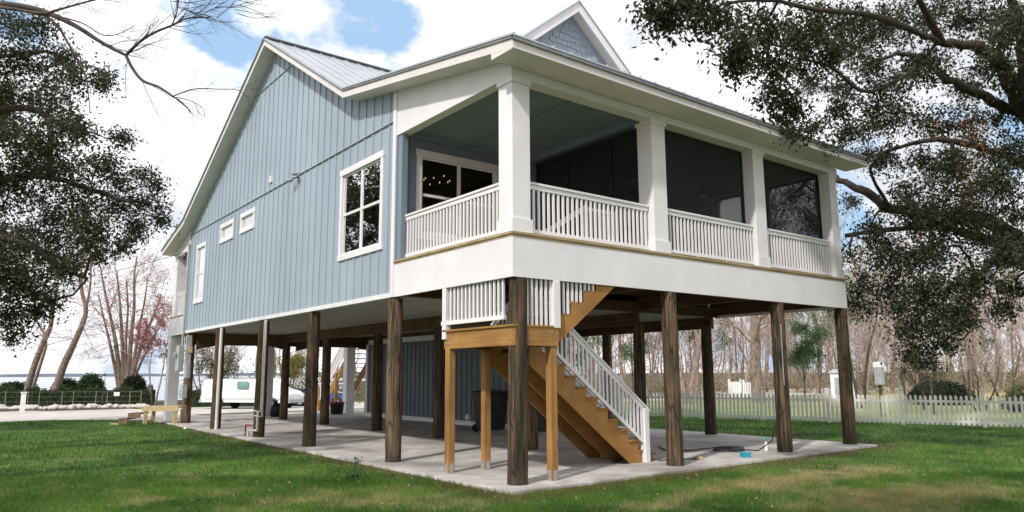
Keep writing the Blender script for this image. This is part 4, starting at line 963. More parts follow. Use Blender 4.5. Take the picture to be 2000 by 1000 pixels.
def smooth(pts, r0, r1, tm, n=8):
    pts = [np.array(p) for p in pts]; o = []
    for a in range(len(pts)-1):
        p0 = pts[max(a-1, 0)]; p1 = pts[a]; p2 = pts[a+1]; p3 = pts[min(a+2, len(pts)-1)]
        for t in np.linspace(0, 1, 6)[:-1]: o.append(.5*((2*p1)+(-p0+p2)*t+(2*p0-5*p1+4*p2-p3)*t*t+(-p0+3*p1-3*p2+p3)*t**3))
    o.append(pts[-1]); m = len(o); tm.tube(o, [r0+(r1-r0)*k/(m-1) for k in range(m)], n, wob=.08); return o
m1 = smooth(A((-440, 60, 10.8), (-200, -10, 10.6), (0, 8, 10.4), (60, 16, 10.3), (100, 28, 10.2), (150, 52, 10.1), (200, 84, 10), (246, 108, 9.9)), .06, .02, tm)
m2 = smooth(A((246, 108, 9.9), (258, 132, 9.85), (278, 157, 9.8), (310, 170, 9.75), (340, 190, 9.7)), .022, .014, tm)
m3 = smooth(A((246, 108, 9.9), (275, 80, 9.8), (305, 62, 9.7), (335, 50, 9.6), (365, 36, 9.55), (410, 34, 9.5)), .02, .009, tm)
m4 = smooth(A((340, 190, 9.7), (362, 207, 9.7), (380, 230, 9.7)), .010, .004, tm, 6); m5 = smooth(A((340, 187, 9.7), (378, 174, 9.65), (420, 174, 9.6), (470, 178, 9.5), (500, 210, 9.45)), .009, .003, tm, 6)
m6 = smooth(A((345, 190, 9.7), (375, 198, 9.7), (396, 212, 9.7), (400, 228, 9.7)), .007, .003, tm, 6)
m7 = smooth(A((70, 18, 10.3), (110, 48, 10.2), (135, 88, 10.1), (152, 118, 10.05), (168, 150, 10), (176, 220, 10)), .022, .005, tm, 6)
m8 = smooth(A((100, 28, 10.2), (160, 45, 10.1), (200, 68, 10), (232, 66, 10), (262, 50, 9.9)), .012, .004, tm, 6)
m9 = smooth(A((335, 50, 9.6), (345, 25, 9.55), (352, -20, 9.5)), .010, .005, tm, 6)
m10 = smooth(A((-200, -10, 10.6), (0, 14, 10.2), (80, 26, 10), (110, 20, 9.9), (160, 6, 9.8), (240, -14, 9.7)), .03, .008, tm, 6)
tm.build('trunk', 'barkdark', bt_)
sg = []
for path, cnt, L0, r in ((m1[18:], 6, .55, .007), (m2, 5, .45, .005), (m3, 16, .6, .006), (m4, 4, .3, .003), (m5, 8, .35, .003), (m6, 4, .25, .003), (m7, 8, .4, .004), (m8, 6, .4, .004), (m9, 6, .5, .005), (m10[12:], 8, .45, .005)):
    for _ in range(cnt):
        i = rg.integers(1, len(path)-1); d = path[i]-path[i-1]; d /= np.linalg.norm(d); s = rg.normal(size=3)
        twigs_from(sg, path[i], d+.55*s/np.linalg.norm(s), L0*(.6+.7*rg.random()), r, 2, rg)
for _ in range(26):      # fine spray along the very top
    px = rg.uniform(330, 470); twigs_from(sg, at(px, rg.uniform(-30, 40), 9.6), CR*.9+CU*rg.uniform(-.3, .5), .5, .006, 2, rg)
V, F = segs_mesh([s[:4] for s in sg], 3); np_mesh('branches', V, F, 'barkdark', bt_)

# generic leafless trees
def bare_mesh(seed, H, stems=1, r=.16, spread=.28, depth=3, lean=0, kids=(2, 5), first=.35, mat_t='barkpale', mat_b='barkpink', minr=.008, side=.8):
    rg = np.random.default_rng(seed); sg = []
    for s in range(stems):
        a = rg.random()*6.28; d = np.array([math.cos(a)*spread*(stems > 1)+lean, math.sin(a)*spread*(stems > 1), 1.0])
        p = np.array([math.cos(a), math.sin(a), 0])*(.12*stems**.5 if stems > 1 else 0); n = 9; dd = d/np.linalg.norm(d); prev = p; rr = r*(1 if stems == 1 else .7)
        for i in range(n):
            dd = dd+rg.normal(size=3)*.07+np.array([0, 0, .03]); dd /= np.linalg.norm(dd); nx_ = prev+dd*H*.8/n; ra = rr*(1-.8*i/n); rb = rr*(1-.8*(i+1)/n); sg.append((prev, nx_, ra, rb, 9))
            if i/n >= first-.1:
                for _ in range(rg.integers(1, 3)):
                    s_ = rg.normal(size=3); s_[2] *= .4; s_ /= np.linalg.norm(s_)
                    twigs_from(sg, nx_, dd*.55+s_*side*.8+np.array([0, 0, .25]), H*.30*(1-.45*i/n)*(.7+.5*rg.random()), max(rb*.5, minr*2), depth-1, rg, side, kids, .2, .02)
            prev = nx_
        twigs_from(sg, prev, dd, H*.22, max(rr*.2, minr*2), depth-1, rg, .6, kids, .2, .03)
    tk = [s[:4] for s in sg if s[4] == 9]; bs = [(a, b, max(c, minr), max(d, minr*.8)) for a, b, c, d, e in sg if e != 9]
    V1, F1 = segs_mesh(tk, 9); V2, F2 = segs_mesh(bs, 3)
    def mk(nm, V, F, mt):
        o = np_mesh(nm, V, F, mt, link=False, smooth=(nm == 'trunk')); me = o.data; bpy.data.objects.remove(o); return me
    return mk('trunk', V1, F1, mat_t), mk('crown', V2, F2, mat_b), [s for s in sg if s[4] <= 1]
def place_tree(meshes, loc, rz, sc, label, group=None, name='bare_tree', lean=None, buds=None):
    e = empty(name, tuple(loc), label, 'tree', group, rz); e.scale = (sc, sc, sc)
    if lean: e.rotation_euler = (lean[0], lean[1], rz)
    for me, nm in zip(meshes[:2], ('trunk', 'crown')):
        o = bpy.data.objects.new(nm, me); COL.objects.link(o); o.parent = e
    if buds:
        me, nm = buds; o = bpy.data.objects.new(nm, me); COL.objects.link(o); o.parent = e
    return e
def bud_mesh(segs, n, L_, W_, mat):
    idx = rng.integers(0, len(segs), n); P = np.array([segs[i][1] for i in idx])+rng.normal(size=(n, 3))*.06
    V, F, t = leaves(P, L_, W_); o = np_mesh('buds', V, F, mat, tone=t, link=False); me = o.data; bpy.data.objects.remove(o); return me
variants = [bare_mesh(11, 13, 1, .17, mat_b='barkpink', minr=.016), bare_mesh(12, 15, 1, .15, mat_b='barkgrey', minr=.016, side=.6), bare_mesh(13, 11, 3, .15, .3, mat_b='barkpink', minr=.015), bare_mesh(14, 16, 1, .2, mat_b='barkgrey', minr=.017, first=.5), bare_mesh(15, 12, 2, .16, .25, mat_b='barkpink', minr=.015, mat_t='barkgrey')]
lbl = 'tall thin leafless tree standing in the woods beyond the picket fence'
rg2 = random.Random(21)
for i in range(64):
    px = 1090+i*(960/63)+rg2.uniform(-10, 10); D = rg2.uniform(58, 98); p = at(px, 735, D); z = gz(p[0], p[1])
    place_tree(variants[rg2.randrange(5)], (p[0], p[1], z-.1), rg2.uniform(0, 6.28), rg2.uniform(.75, 1.15), lbl, 'leafless trees in the woods')
# distant wood as a mass
def far_wood(px0, px1, D0, D1, n, H, seed, label, mat='barkpink', r=.10):
    rg = np.random.default_rng(seed); sg = []
    for i in range(n):
        px = rg.uniform(px0, px1); D = rg.uniform(D0, D1); p = at(px, 735, D); p[2] = gz(p[0], p[1])-.3; h = H*rg.uniform(.6, 1.15); top = p+np.array([rg.normal()*.6, rg.normal()*.6, h])
        sg.append((p, top, r*rg.uniform(.6, 1.3), .03))
        for _ in range(26):
            t = rg.uniform(.15, 1); q = p+(top-p)*t; a = rg.uniform(0, 6.28); l_ = h*.16*(1.25-t); e = q+np.array([math.cos(a)*l_, math.sin(a)*l_, l_*rg.uniform(.5, 1.6)]); sg.append((q, e, .035, .018))
            for _ in range(2):
                s0 = q+(e-q)*rg.uniform(.3, 1); a = rg.uniform(0, 6.28); sg.append((s0, s0+np.array([math.cos(a), math.sin(a), 1.0])*l_*.4, .02, .014))
    V, F = segs_mesh(sg, 3); return tag(np_mesh('woods', V, F, mat), label, 'wood', kind='stuff')
far_wood(1060, 2300, 100, 150, 150, 15, 1, 'far mass of pinkish leafless woods beyond the field')
far_wood(1060, 2300, 85, 130, 60, 12, 2, 'far mass of grey leafless trunks in the woods beyond the field', 'barkgrey')
def scrub(px0, px1, D0, D1, n, H, seed, mat, label, L_=.16, W_=.08, per=90, name='undergrowth'):
    rg = np.random.default_rng(seed); LP = []
    for i in range(n):
        p = at(rg.uniform(px0, px1), 735, rg.uniform(D0, D1)); z = gz(p[0], p[1]); h = H*rg.uniform(.4, 1.2)
        q = rg.normal(size=(per, 3))*np.array([h*.45, h*.45, h*.33])+np.array([p[0], p[1], z+h*.42]); q = q[q[:, 2] > z]; LP.append(q)
    V, F, t = leaves(np.concatenate(LP), L_, W_); return tag(np_mesh(name, V, F, mat, tone=t), label, 'undergrowth', kind='stuff')
scrub(1060, 2200, 60, 90, 170, 3.4, 31, 'tanleaf', 'brown brushy undergrowth at the foot of the woods', .20, .07, 150)
scrub(1060, 2200, 62, 85, 80, 2.6, 32, 'oliveleaf', 'olive green undergrowth among the leafless trees', .2, .09, 150)
scrub(380, 900, 58, 75, 90, 3.0, 33, 'oliveleaf', 'green and brown brush behind the parked van', .2, .09, 130)
# individual background trees on the right
big = bare_mesh(41, 14, 1, .42, mat_t='barkpale', mat_b='barkpink', minr=.014, first=.3, depth=3)
p = ground_at(1478, 772); p = at(1478, 740, 46); place_tree(big, (p[0], p[1], gz(p[0], p[1])-.1), 1.0, 1.0, 'thick-trunked leafless tree between the third and fourth near piles, beyond the fence')
p = at(1345, 740, 44); place_tree(bare_mesh(42, 11, 2, .3, .35, mat_t='barkpale', mat_b='barkpink', minr=.013), (p[0], p[1], gz(p[0], p[1])-.1), 2.0, 1.0, 'forked leafless tree leaning behind the picket fence right of the second near pile')
p = at(1675, 740, 38); place_tree(bare_mesh(43, 6.5, 2, .14, .2, mat_t='barkdark', mat_b='barkgrey', minr=.010), (p[0], p[1], gz(p[0], p[1])-.1), .3, 1.0, 'small dark-stemmed leafless tree just right of the last pile')
p = at(1955, 740, 36); place_tree(bare_mesh(44, 4.2, 2, .12, .4, mat_t='barkdark', mat_b='barkpink', minr=.009, kids=(2, 6)), (p[0], p[1], gz(p[0], p[1])-.1), 0, 1.0, 'low spreading pink-twigged tree near the right edge behind the fence')
p = at(1905, 740, 35); place_tree(bare_mesh(45, 3.6, 3, .09, .5, mat_t='barkdark', mat_b='barkgrey', minr=.008, kids=(2, 6)), (p[0], p[1], gz(p[0], p[1])-.1), 0, 1.0, 'low grey-twigged many-stemmed tree left of the pink-twigged one')
def small_leafy(px, D, H, r, mat, label, seed, per=30, cnt=40, pyb=740, L_=.07, W_=.03, bark='barkdark', cat='tree', name='small_tree', trunk=.07, squash=.8):
    p = at(px, pyb, D); z = gz(p[0], p[1]); e = empty(name, (p[0], p[1], z-.05), label, cat)
    b0 = np.array([p[0], p[1], z-.1]); c = b0+np.array([0, 0, H-r])
    limbs = [([b0, b0+np.array([.1, .05, H*.3]), c-np.array([0, 0, r*.4]), c+np.array([0, 0, r*.4])], trunk, trunk*.2), ([b0+np.array([.05, 0, H*.25]), c+np.array([r*.5, 0, 0])], trunk*.5, trunk*.2), ([b0+np.array([.05, 0, H*.25]), c+np.array([-r*.5, r*.3, 0])], trunk*.5, trunk*.2)]
    rgl = random.Random(seed); bl = []
    for _ in range(12):
        a = rgl.uniform(0, 6.28); q = rgl.uniform(.2, .8)*r; bl.append((c+np.array([math.cos(a)*q, math.sin(a)*q, rgl.uniform(-.6, .7)*r*squash]), r*.35, cnt//12+2))
    trees_from_blobs(e, limbs, bl, mat, L_, W_, per, twig_r=.01, spread=r*.14, droop=0, bark=bark); return e
small_leafy(1800, 36, 3.3, 1.35, 'oakleaf', 'small dark-leaved tree with forked stem behind the fence, under the oak', 3, per=60, cnt=90)
small_leafy(1570, 46, 5.0, 1.6, 'pineleaf', 'bright green young conifer beyond the fence, left of the last pile', 4, per=90, cnt=90, L_=.16, W_=.03, squash=1.4)
small_leafy(1235, 60, 7.5, 2.2, 'pineleaf', 'green conifer far behind the fence, left of the second near pile', 5, per=60, cnt=80, L_=.2, W_=.04, squash=1.5)
small_leafy(1640, 55, 9, 2.4, 'pineleaf', 'tall loose green pine in the woods behind the last pile', 6, per=50, cnt=80, L_=.2, W_=.04, squash=1.6)
small_leafy(1180, 70, 10, 2.6, 'pineleaf', 'tall pine in the woods seen just right of the staircase', 7, per=50, cnt=70, L_=.24, W_=.05, squash=1.6)
for px, D, H, sd in ((1600, 64, 8, 71), (1350, 72, 9, 72), (1440, 78, 10, 73), (1900, 74, 9, 74), (1130, 62, 6, 75)):
    small_leafy(px, D, H, H*.27, 'pineleaf', {1600: 'green pine in the woods between the third and last near piles', 1350: 'loose green pine in the woods right of the second near pile', 1440: 'taller green pine behind the thick-trunked leafless tree', 1900: 'green pine in the woods behind the pink-twigged tree', 1130: 'low green pine at the left edge of the woods beside the stairs'}[px], sd, per=36, cnt=60, L_=.24, W_=.05, squash=1.6)
def bush(px, D, rx, ry, rz, mat, label, n=2600, L_=.13, W_=.085, name='clipped_bush', z0=0.0, py=740, loc=None, cat='bush', group=None):
    p = at(px, py, D) if loc is None else np.array(loc); z = gz(p[0], p[1])
    v = rng.normal(size=(n, 3)); v /= np.linalg.norm(v, axis=1)[:, None]; v[:, 2] = np.abs(v[:, 2])*1.0-.25*rng.random(n)
    P = v*np.array([rx, ry, rz])*(.82+.22*rng.random(n))[:, None]+np.array([p[0], p[1], z+z0+rz*.35])
    P = P[P[:, 2] > z-.02]
    e = empty(name, (p[0], p[1], z), label, cat, group)
    V, F, t = leaves(P, L_, W_); np_mesh('foliage', V, F, mat, e, tone=t)
    m = MB(); m.ball((p[0], p[1], z+z0+rz*.3), (rx*.8, ry*.8, rz*.8), 14, 8); m.build('inner_mass', 'bushcore', e)
    return e
bush(1835, 42, 2.2, 1.6, 1.0, 'hedgedark', 'wide dark green bush beyond the fence at the right', 5000)
bush(1990, 34, .8, .7, .9, 'oliveleaf', 'olive shrub at the right edge behind the fence', 1600)

# lake side, left
CRAPE = [([(236, 772), (232, 720), (226, 670), (216, 620), (205, 570), (196, 520)], .22, .05), ([(240, 770), (240, 710), (238, 650), (234, 590), (228, 530)], .2, .05), ([(246, 772), (252, 715), (256, 660), (262, 600), (262, 540), (268, 500)], .22, .05), ([(250, 772), (262, 720), (276, 675), (290, 640), (304, 605), (315, 575)], .2, .05), ([(242, 772), (246, 720), (246, 660), (250, 600), (246, 545)], .16, .04), ([(234, 770), (224, 715), (212, 660), (200, 610), (192, 575)], .16, .04), ([(252, 770), (268, 725), (284, 690), (302, 655), (318, 630)], .14, .04), ([(248, 770), (262, 700), (272, 640), (282, 590), (288, 545)], .16, .04)]
pk = bare_mesh(52, 8.5, 2, .13, .3, mat_t='barkgrey', mat_b='barkpink', minr=.010, depth=3)
p = at(303, 745, 57); place_tree(pk, (p[0], p[1], gz(p[0], p[1])-.1), 1.2, .9, 'small leafless tree with reddish-pink buds beside the far house corner', buds=(bud_mesh(pk[2], 4200, .15, .09, 'pinkleaf'), 'buds'))
def leaner(px, D, pts, r, label, seed, buds=None):
    p = at(px, 745, D); z = gz(p[0], p[1]); e = empty('bare_tree', (p[0], p[1], z-.1), label, 'tree')
    tm = MB(); sg = []; rg = np.random.default_rng(seed)
    for path, r0, r1 in pts:
        o = smooth([at(a, b, D) for a, b in path], r0, r1, tm, 10)
        for i in range(len(o)//3, len(o)):
            if rg.random() < .75:
                s = rg.normal(size=3); d = o[i]-o[i-1]; d /= np.linalg.norm(d); twigs_from(sg, o[i], d*.6+s/np.linalg.norm(s)*.8, 2.6*(.5+rg.random()), .03, 2, rg)
    tm.build('trunk', 'barkpale', e); V, F = segs_mesh([(a, b, max(c, .009), max(d, .008)) for a, b, c, d, k_ in sg], 3); np_mesh('crown', V, F, 'barkpink', e)
    if buds: 
        P = np.array([sg[i][1] for i in rng.integers(0, len(sg), buds)]); V, F, t = leaves(P, .1, .05); np_mesh('buds', V, F, 'pinkleaf', e, tone=t)
leaner(243, 59, CRAPE, .3, 'many-stemmed vase-shaped leafless tree standing left of the house by the lake', 63, 1800)
leaner(50, 58, [([(48, 785), (62, 730), (80, 680), (98, 640), (104, 600), (112, 560), (120, 500)], .27, .07), ([(60, 770), (78, 715), (90, 665), (70, 620), (66, 570), (50, 520)], .13, .04)], .3, 'leafless tree leaning right at the far left, behind the white post', 61, 500)
leaner(108, 57, [([(104, 780), (122, 720), (140, 680), (158, 640), (168, 605), (160, 570), (158, 530), (168, 480)], .30, .07), ([(166, 610), (176, 560), (178, 500)], .12, .04)], .3, 'slender leafless tree leaning right, second from the left edge', 62, 200)
# trees behind the van
for i, (px, D, v, sc) in enumerate(((400, 60, 2, .62), (468, 66, 4, .6), (500, 62, 0, .8), (560, 70, 2, .7), (618, 72, 4, .7), (440, 75, 1, .7), (700, 70, 0, .7), (660, 66, 3, .6), (760, 75, 1, .8), (530, 80, 3, .8))):
    p = at(px, 740, D); place_tree(variants[v], (p[0], p[1], -.6), px, sc, 'leafless tree growing behind the parked van and far end of the house', 'leafless trees behind the driveway')
small_leafy(430, 58, 5.2, 2.0, 'oliveleaf', 'greyish-green bushy tree behind the van, left of its roof', 8, per=46, cnt=90, L_=.14, W_=.07, bark='barkgrey')
small_leafy(572, 57, 4.6, 1.5, 'yellowleaf', 'yellow-green shrub tree behind the blue car', 9, per=60, cnt=80, L_=.14, W_=.07, bark='barkgrey')
bush(545, 62, 1.6, 1.3, 1.3, 'hedgedark', 'dark bush behind the bonnet of the van', 2600)
# hedge and clipped shrubs along the lake
bush(130, 60, 1.1, 1.0, 1.15, 'hedgedark', 'dark rounded shrub behind the second leaning tree', 2600, L_=.14, z0=.65)
bush(178, 60, 1.05, 1.0, 1.35, 'hedgeleaf', 'bright green dome-clipped shrub left of the lamp post', 3000, L_=.14, z0=.75)
bush(263, 59, .92, .9, 1.2, 'hedgedark', 'dark ball-clipped shrub right of the many-stemmed tree', 2600, L_=.14, z0=.85)
bush(30, 60, 1.7, 1.2, 1.0, 'hedgedark', 'dark low shrub at the left edge by the lake', 2600, L_=.14, z0=.6)
hroot = empty('hedge', tuple(at(130, 745, 57)*np.array([1, 1, 0])+np.array([0, 0, -.5])), 'long low clipped hedge along the lake shore behind the driveway', 'hedge')
LP = []
hc = MB()
for (a_, b_, D) in ((-60, 120, 57), (120, 300, 57), (370, 640, 55)):
    p = at(a_, 745, D); q = at(b_, 745, D); hc.bar((p[0], p[1], .1), (q[0], q[1], .1), .9, 1.2)
hc.build('inner_mass', 'bushcore', hroot)
for i in range(9000):
    px = rng.uniform(-60, 300); D = rng.uniform(56.2, 57.8); p = at(px, 745, D); h = 1.3+.25*math.sin(px*.11)+.15*math.sin(px*.37); z = rng.uniform(0, 1)**.6*h; LP.append((p[0], p[1], -.5+z))
for i in range(2600):
    px = rng.uniform(370, 640); D = rng.uniform(54.2, 55.8); p = at(px, 745, D); LP.append((p[0], p[1], -.5+rng.random()*1.3))
V, F, t = leaves(np.array(LP), .15, .09); np_mesh('foliage', V, F, 'hedgeleaf', hroot, tone=t)
# wire fence
wf = empty('wire_fence', tuple(at(130, 745, 54)*np.array([1, 1, 0])+np.array([0, 0, -.5])), 'low wire fence on thin posts between driveway and hedge', 'fence')
prevp = None; rails = MB()
for i, px in enumerate(range(-30, 300, 22)):
    p = at(px, 745, 54); q = MB(); q.tube([(p[0], p[1], -.55), (p[0], p[1], .70)], .022, 6); q.build('fence_post', 'barkgrey' if i % 3 else 'postdark', wf)
    if prevp is not None:
        for z in (.65, .3, -.05, -.3): rails.tube([(prevp[0], prevp[1], z), (p[0], p[1], z)], .005, 4)
    prevp = p
rails.build('wires', 'barkgrey', wf)
# lamp post
p = ground_at(203, 796); p = at(203, 745, 53); z = gz(p[0], p[1])
lp = empty('lamp_post', (p[0], p[1], z), 'short black lamp post by the shore between shrub and many-stemmed tree', 'lamp post')
m = MB(); m.tube([(p[0], p[1], z), (p[0], p[1], z+.12), (p[0], p[1], z+.14), (p[0], p[1], z+2.0)], [.1, .1, .05, .045], 10); m.build('post', 'black', lp)
m = MB(); m.tube([(p[0], p[1], z+2.0), (p[0], p[1], z+2.3)], [.09, .15], 6); m.build('lantern', 'plain_white', lp); m = MB(); m.tube([(p[0], p[1], z+2.3), (p[0], p[1], z+2.4), (p[0], p[1], z+2.5)], [.18, .08, .02], 6); m.build('lantern_cap', 'black', lp)
p = at(230, 745, 53); sgn_ = empty('sign', (p[0], p[1], -.5), 'small blank white sign on a stake at the foot of the many-stemmed tree', 'sign')
m = MB(); m.bar(np.array([p[0], p[1], .5])-CR*.2, np.array([p[0], p[1], .5])+CR*.2, .02, .26); m.build('panel', 'plain_white', sgn_); m = MB(); m.tube([(p[0], p[1]+.05, -.5), (p[0], p[1]+.05, .6)], .03, 6); m.build('stake', 'postdark', sgn_)
p = ground_at(43, 806); wp = empty('marker_post', (p[0], p[1], p[2]), 'short thick white post standing on the lawn edge at far left', 'post')
m = MB(); m.box(p[0]-.13, p[0]+.13, p[1]-.13, p[1]+.13, p[2]-.1, p[2]+1.25); m.build('post', 'white', wp, bevel=.01); m = MB(); m.box(p[0]-.17, p[0]+.17, p[1]-.17, p[1]+.17, p[2]+1.25, p[2]+1.31); m.build('cap', 'white', wp, bevel=.01)
# edging rocks
rks = []
for v in range(4):
    m = MB(); m.ball((0, 0, 0), (1, .8, .65), 9, 6); m.v = [tuple(np.array(q)*(1+.14*rng.normal())) for q in m.v]; o = m.build('rock', 'rock'); rks.append(o.data); bpy.data.objects.remove(o)
for i in range(44):
    px = -20+i*7.2+random.uniform(-2, 2); D = 52.2-.8*math.sin(px*.02); p = at(px, 745, D); o = bpy.data.objects.new('rock', rks[i % 4]); COL.objects.link(o)
    s = random.uniform(.2, .42); o.scale = (s, s*.9, s*.8); o.rotation_euler = (0, 0, random.uniform(0, 6)); o.location = (p[0], p[1], gz(p[0], p[1])+s*.35)
    tag(o, 'pale edging rock in the row along the far side of the driveway', 'rock', 'edging rocks along the driveway')

# ------------------------------------------------------------------ picket fence
def fence_run(a, b, label, h=1.05, z=-.05, pstep=2.44, psp=.15):
    a = np.array(a, float); b = np.array(b, float); L0 = np.linalg.norm(b-a); d = (b-a)/L0; rt = empty('picket_fence', (*((a+b)/2), z), label, 'fence'); n = int(L0/pstep)
    d3 = np.array([d[0], d[1], 0])
    for i in range(n+1):
        p = a+d*pstep*i; m = MB(); m.bar((p[0], p[1], z-.02), (p[0], p[1], z+h+.18), .11, .11, up=d3); m.bar((p[0], p[1], z+h+.18), (p[0], p[1], z+h+.21), .15, .15, up=d3); m.build('fence_post', 'fence', rt)
        if i == n: break
        m = MB(); q = p+d*pstep; s = d*.06
        for zz in (.16, h-.22): m.bar((p[0]+s[0], p[1]+s[1], z+zz), (q[0]-s[0], q[1]-s[1], z+zz), .04, .08)
        k = int(pstep/psp)
        for j in range(1, k):
            c = p+d*(pstep*j/k); hh = h+random.uniform(-.015, .015); nrm = np.array([-d[1], d[0]])
            for sd in (1,):
                o_ = c-nrm*.03; u = d*.042; lx = random.gauss(0, .006)
                V = [(o_[0]-u[0], o_[1]-u[1], z+.05), (o_[0]+u[0], o_[1]+u[1], z+.05), (o_[0]+u[0], o_[1]+u[1], z+hh-.06), (o_[0]+d[0]*lx, o_[1]+d[1]*lx, z+hh), (o_[0]-u[0], o_[1]-u[1], z+hh-.06)]
                V2 = [(v[0]+nrm[0]*.018, v[1]+nrm[1]*.018, v[2]) for v in V]
                m.add(V+V2, [(0, 1, 2, 3, 4), (9, 8, 7, 6, 5), (0, 5, 6, 1), (1, 6, 7, 2), (2, 7, 8, 3), (3, 8, 9, 4), (4, 9, 5, 0)])
        m.build('picket_panel', 'fence', rt)
fa, fb = ground_at(1120, 806), ground_at(2080, 836)
fence_run((14.3, 19.0), (22.2, -6.0), 'long white picket fence crossing the lawn behind the house at the right')
# things beyond the fence
def post(px, D, h, mat, label, r=.05):
    p = at(px, 745, D); z = gz(p[0], p[1]); m = MB(); m.tube([(p[0], p[1], z-.05), (p[0], p[1], z+h*.5), (p[0]+.01, p[1], z+h)], [r, r*.95, r*.85], 8, wob=.08); m.ball((p[0]+.01, p[1], z+h), (r*.86, r*.86, r*.4), 8, 5); tag(m.build('garden_post', mat), label, 'post')
post(1765, 32, 1.7, 'postdark', 'dark wooden post behind the fence right of the utility box')
post(1818, 32, 1.75, 'postdark', 'dark wooden post behind the fence beside the small dark tree')
post(1893, 33, 1.9, 'postdark', 'dark wooden post behind the fence in front of the grey-twigged tree')
MT['stake'] = M('green_stake', (.03, .10, .05), (.05, .15, .08), .6, 4)
post(1980, 31, 2.0, 'stake', 'thin green stake at the right end behind the fence', .02)
p = at(1718, 740, 30.5); z = -.05; ub_ = empty('utility_box', (p[0], p[1], z), 'grey-blue utility box with white cap mounted above the fence', 'utility box')
m = MB(); m.box(p[0]-.15, p[0]+.15, p[1]-.15, p[1]+.15, z+1.3, z+2.0); m.build('cabinet', 'greybox', ub_, bevel=.03)
m = MB(); m.box(p[0]-.17, p[0]+.17, p[1]-.17, p[1]+.17, z+2.0, z+2.25); m.build('cap', 'white', ub_, bevel=.04); m = MB(); m.box(p[0]-.05, p[0]+.05, p[1]-.05, p[1]+.05, z, z+1.3); m.build('post', 'postdark', ub_)
m = MB(); q = p-CF*.26; m.ball((q[0], q[1], z+2.2), (.05, .05, .05), 8, 6); m.build('meter_dial', 'black', ub_)
def boards(px0, px1, D, z0, z1, label):
    a = at(px0, 740, D); b = at(px1, 740, D); e = empty('privacy_fence', (*((a+b)/2)[:2], gz(a[0], a[1])), label, 'fence'); m = MB()
    n = max(4, int(np.linalg.norm(b-a)/.18))
    for i in range(n): c = a+(b-a)*(i+.5)/n; hh = random.uniform(-.02, .02); m.bar((c[0], c[1], z0-.5), (c[0], c[1], z1+hh*.3), .03, .178, up=(b-a))
    m.build('boards', 'plain_white', e)
    for c in (a, b): MB().bar((c[0], c[1], z0-.8), (c[0], c[1], z1+.2), .12, .12).build('fence_post', 'plain_white', e)
boards(1424, 1446, 52, 0.3, 1.15, 'short white board fence far behind the picket fence, left of the thick tree')
boards(1452, 1474, 56, 0.3, 1.05, 'smaller white board fence just right of the other, behind the thick tree')
# white shed
a = at(1646, 740, 52); e = empty('shed', (a[0], a[1], -.2), 'small white shed partly hidden behind the last pile', 'shed')
m = MB(); m.box(a[0]-.6, a[0]+.6, a[1]-.6, a[1]+.6, -.3, 1.75); m.build('wall', 'plain_white', e); m = MB(); m.prism([(a[0]-.7, 1.72), (a[0]+.7, 1.72), (a[0], 2.0)], 1, a[1]-.7, a[1]+.7); m.build('roof', 'greybox', e)
m = MB(); m.box(a[0]-.63, a[0]-.602, a[1]-.3, a[1]+.3, -.2, 1.4); m.build('door', 'greybox', e)

# ------------------------------------------------------------------ vehicles
def wheel(parent, c, r, ax):
    ax = np.array(ax); m = MB(); m.tube([c-ax*.10, c-ax*.11, c+ax*.11, c+ax*.10], [r*.8, r, r, r*.8], 22); o = m.build('wheel', 'tyre', parent)
    h = MB(); h.tube([c-ax*.06, c+ax*.122], [r*.58, r*.55], 18); h.build('rim', 'chrome', o); return o
def vehicle(name, origin, ang, prof, width, glassb, wheels, mat, label, cat, r=.36):
    """prof: side outline (s,z) along its length; s=0 rear"""
    e = empty(name, tuple(origin), label, cat, None, ang)
    def loc(s, y, z): return (s, y, z)
    m = MB(); V = []; n = len(prof); ins = .06
    rows = [(-width/2+.10, .97), (-width/2, 1.0), (width/2, 1.0), (width/2-.10, .97)]
    zc = 1.0
    for (y, k) in rows:
        for (s, z) in prof:
            tum = 1-.10*max(0, (z-1.0)); V.append((s if k == 1 else s+(2.4-s)*.012, y*tum, z if k == 1 else z-.0+.0))
    F = []
    for a in range(len(rows)-1):
        for i in range(n): j = (i+1) % n; F.append((a*n+i, a*n+j, (a+1)*n+j, (a+1)*n+i))
    F.append(tuple(range(n))[::-1]); F.append(tuple((len(rows)-1)*n+i for i in range(n)))
    m.add(V, F)
    o0 = np.array(e.location)
    def bld(m_, nm, mt, par, bev=0):
        m_.v = [tuple(np.array(v)+o0) for v in m_.v]; return m_.build(nm, mt, par, bevel=bev)
    body = bld(m, 'body', mat, e, .03)
    for nm, poly in glassb:
        for side in (-1, 1):
            g = MB(); yy = side*(width/2)*(1-.10*max(0, (sum(z for s, z in poly)/len(poly)-1.0)))
            a_, b_ = sorted((yy-side*.02, yy+side*.012)); g.prism(poly, 1, a_, b_); bld(g, nm, 'vanglass', body)
    for s in wheels:
        for side in (-1, 1):
            ar_ = MB(); ar_.tube([o0*0+np.array([s, side*(width/2-.06), r+.02]), np.array([s, side*(width/2+.006), r+.02])], r*1.22, 20); bld(ar_, 'wheel_arch', 'black', body)
            c = o0+np.array([s, side*(width/2-.08), r]); wheel(e, c, r, (0, side, 0))
    return e, body, bld
ang = math.atan2(31.2-33.6, 8.9-4.3)
g0 = at(408, 797, 51.5); g1 = at(578, 797, 49.5); ang = math.atan2(g1[1]-g0[1], g1[0]-g0[0]); LV = np.linalg.norm((g1-g0)[:2])
zv = gz(g0[0], g0[1])+.02
k = LV/5.6
vprof = [(0, .45), (0, 1.35), (.06, 1.95), (.18, 2.05), (3.9, 2.08), (4.15, 2.0), (4.72, 1.38), (5.35, 1.18), (5.55, 1.0), (5.6, .45)]
vprof = [(s*k, z) for s, z in vprof]
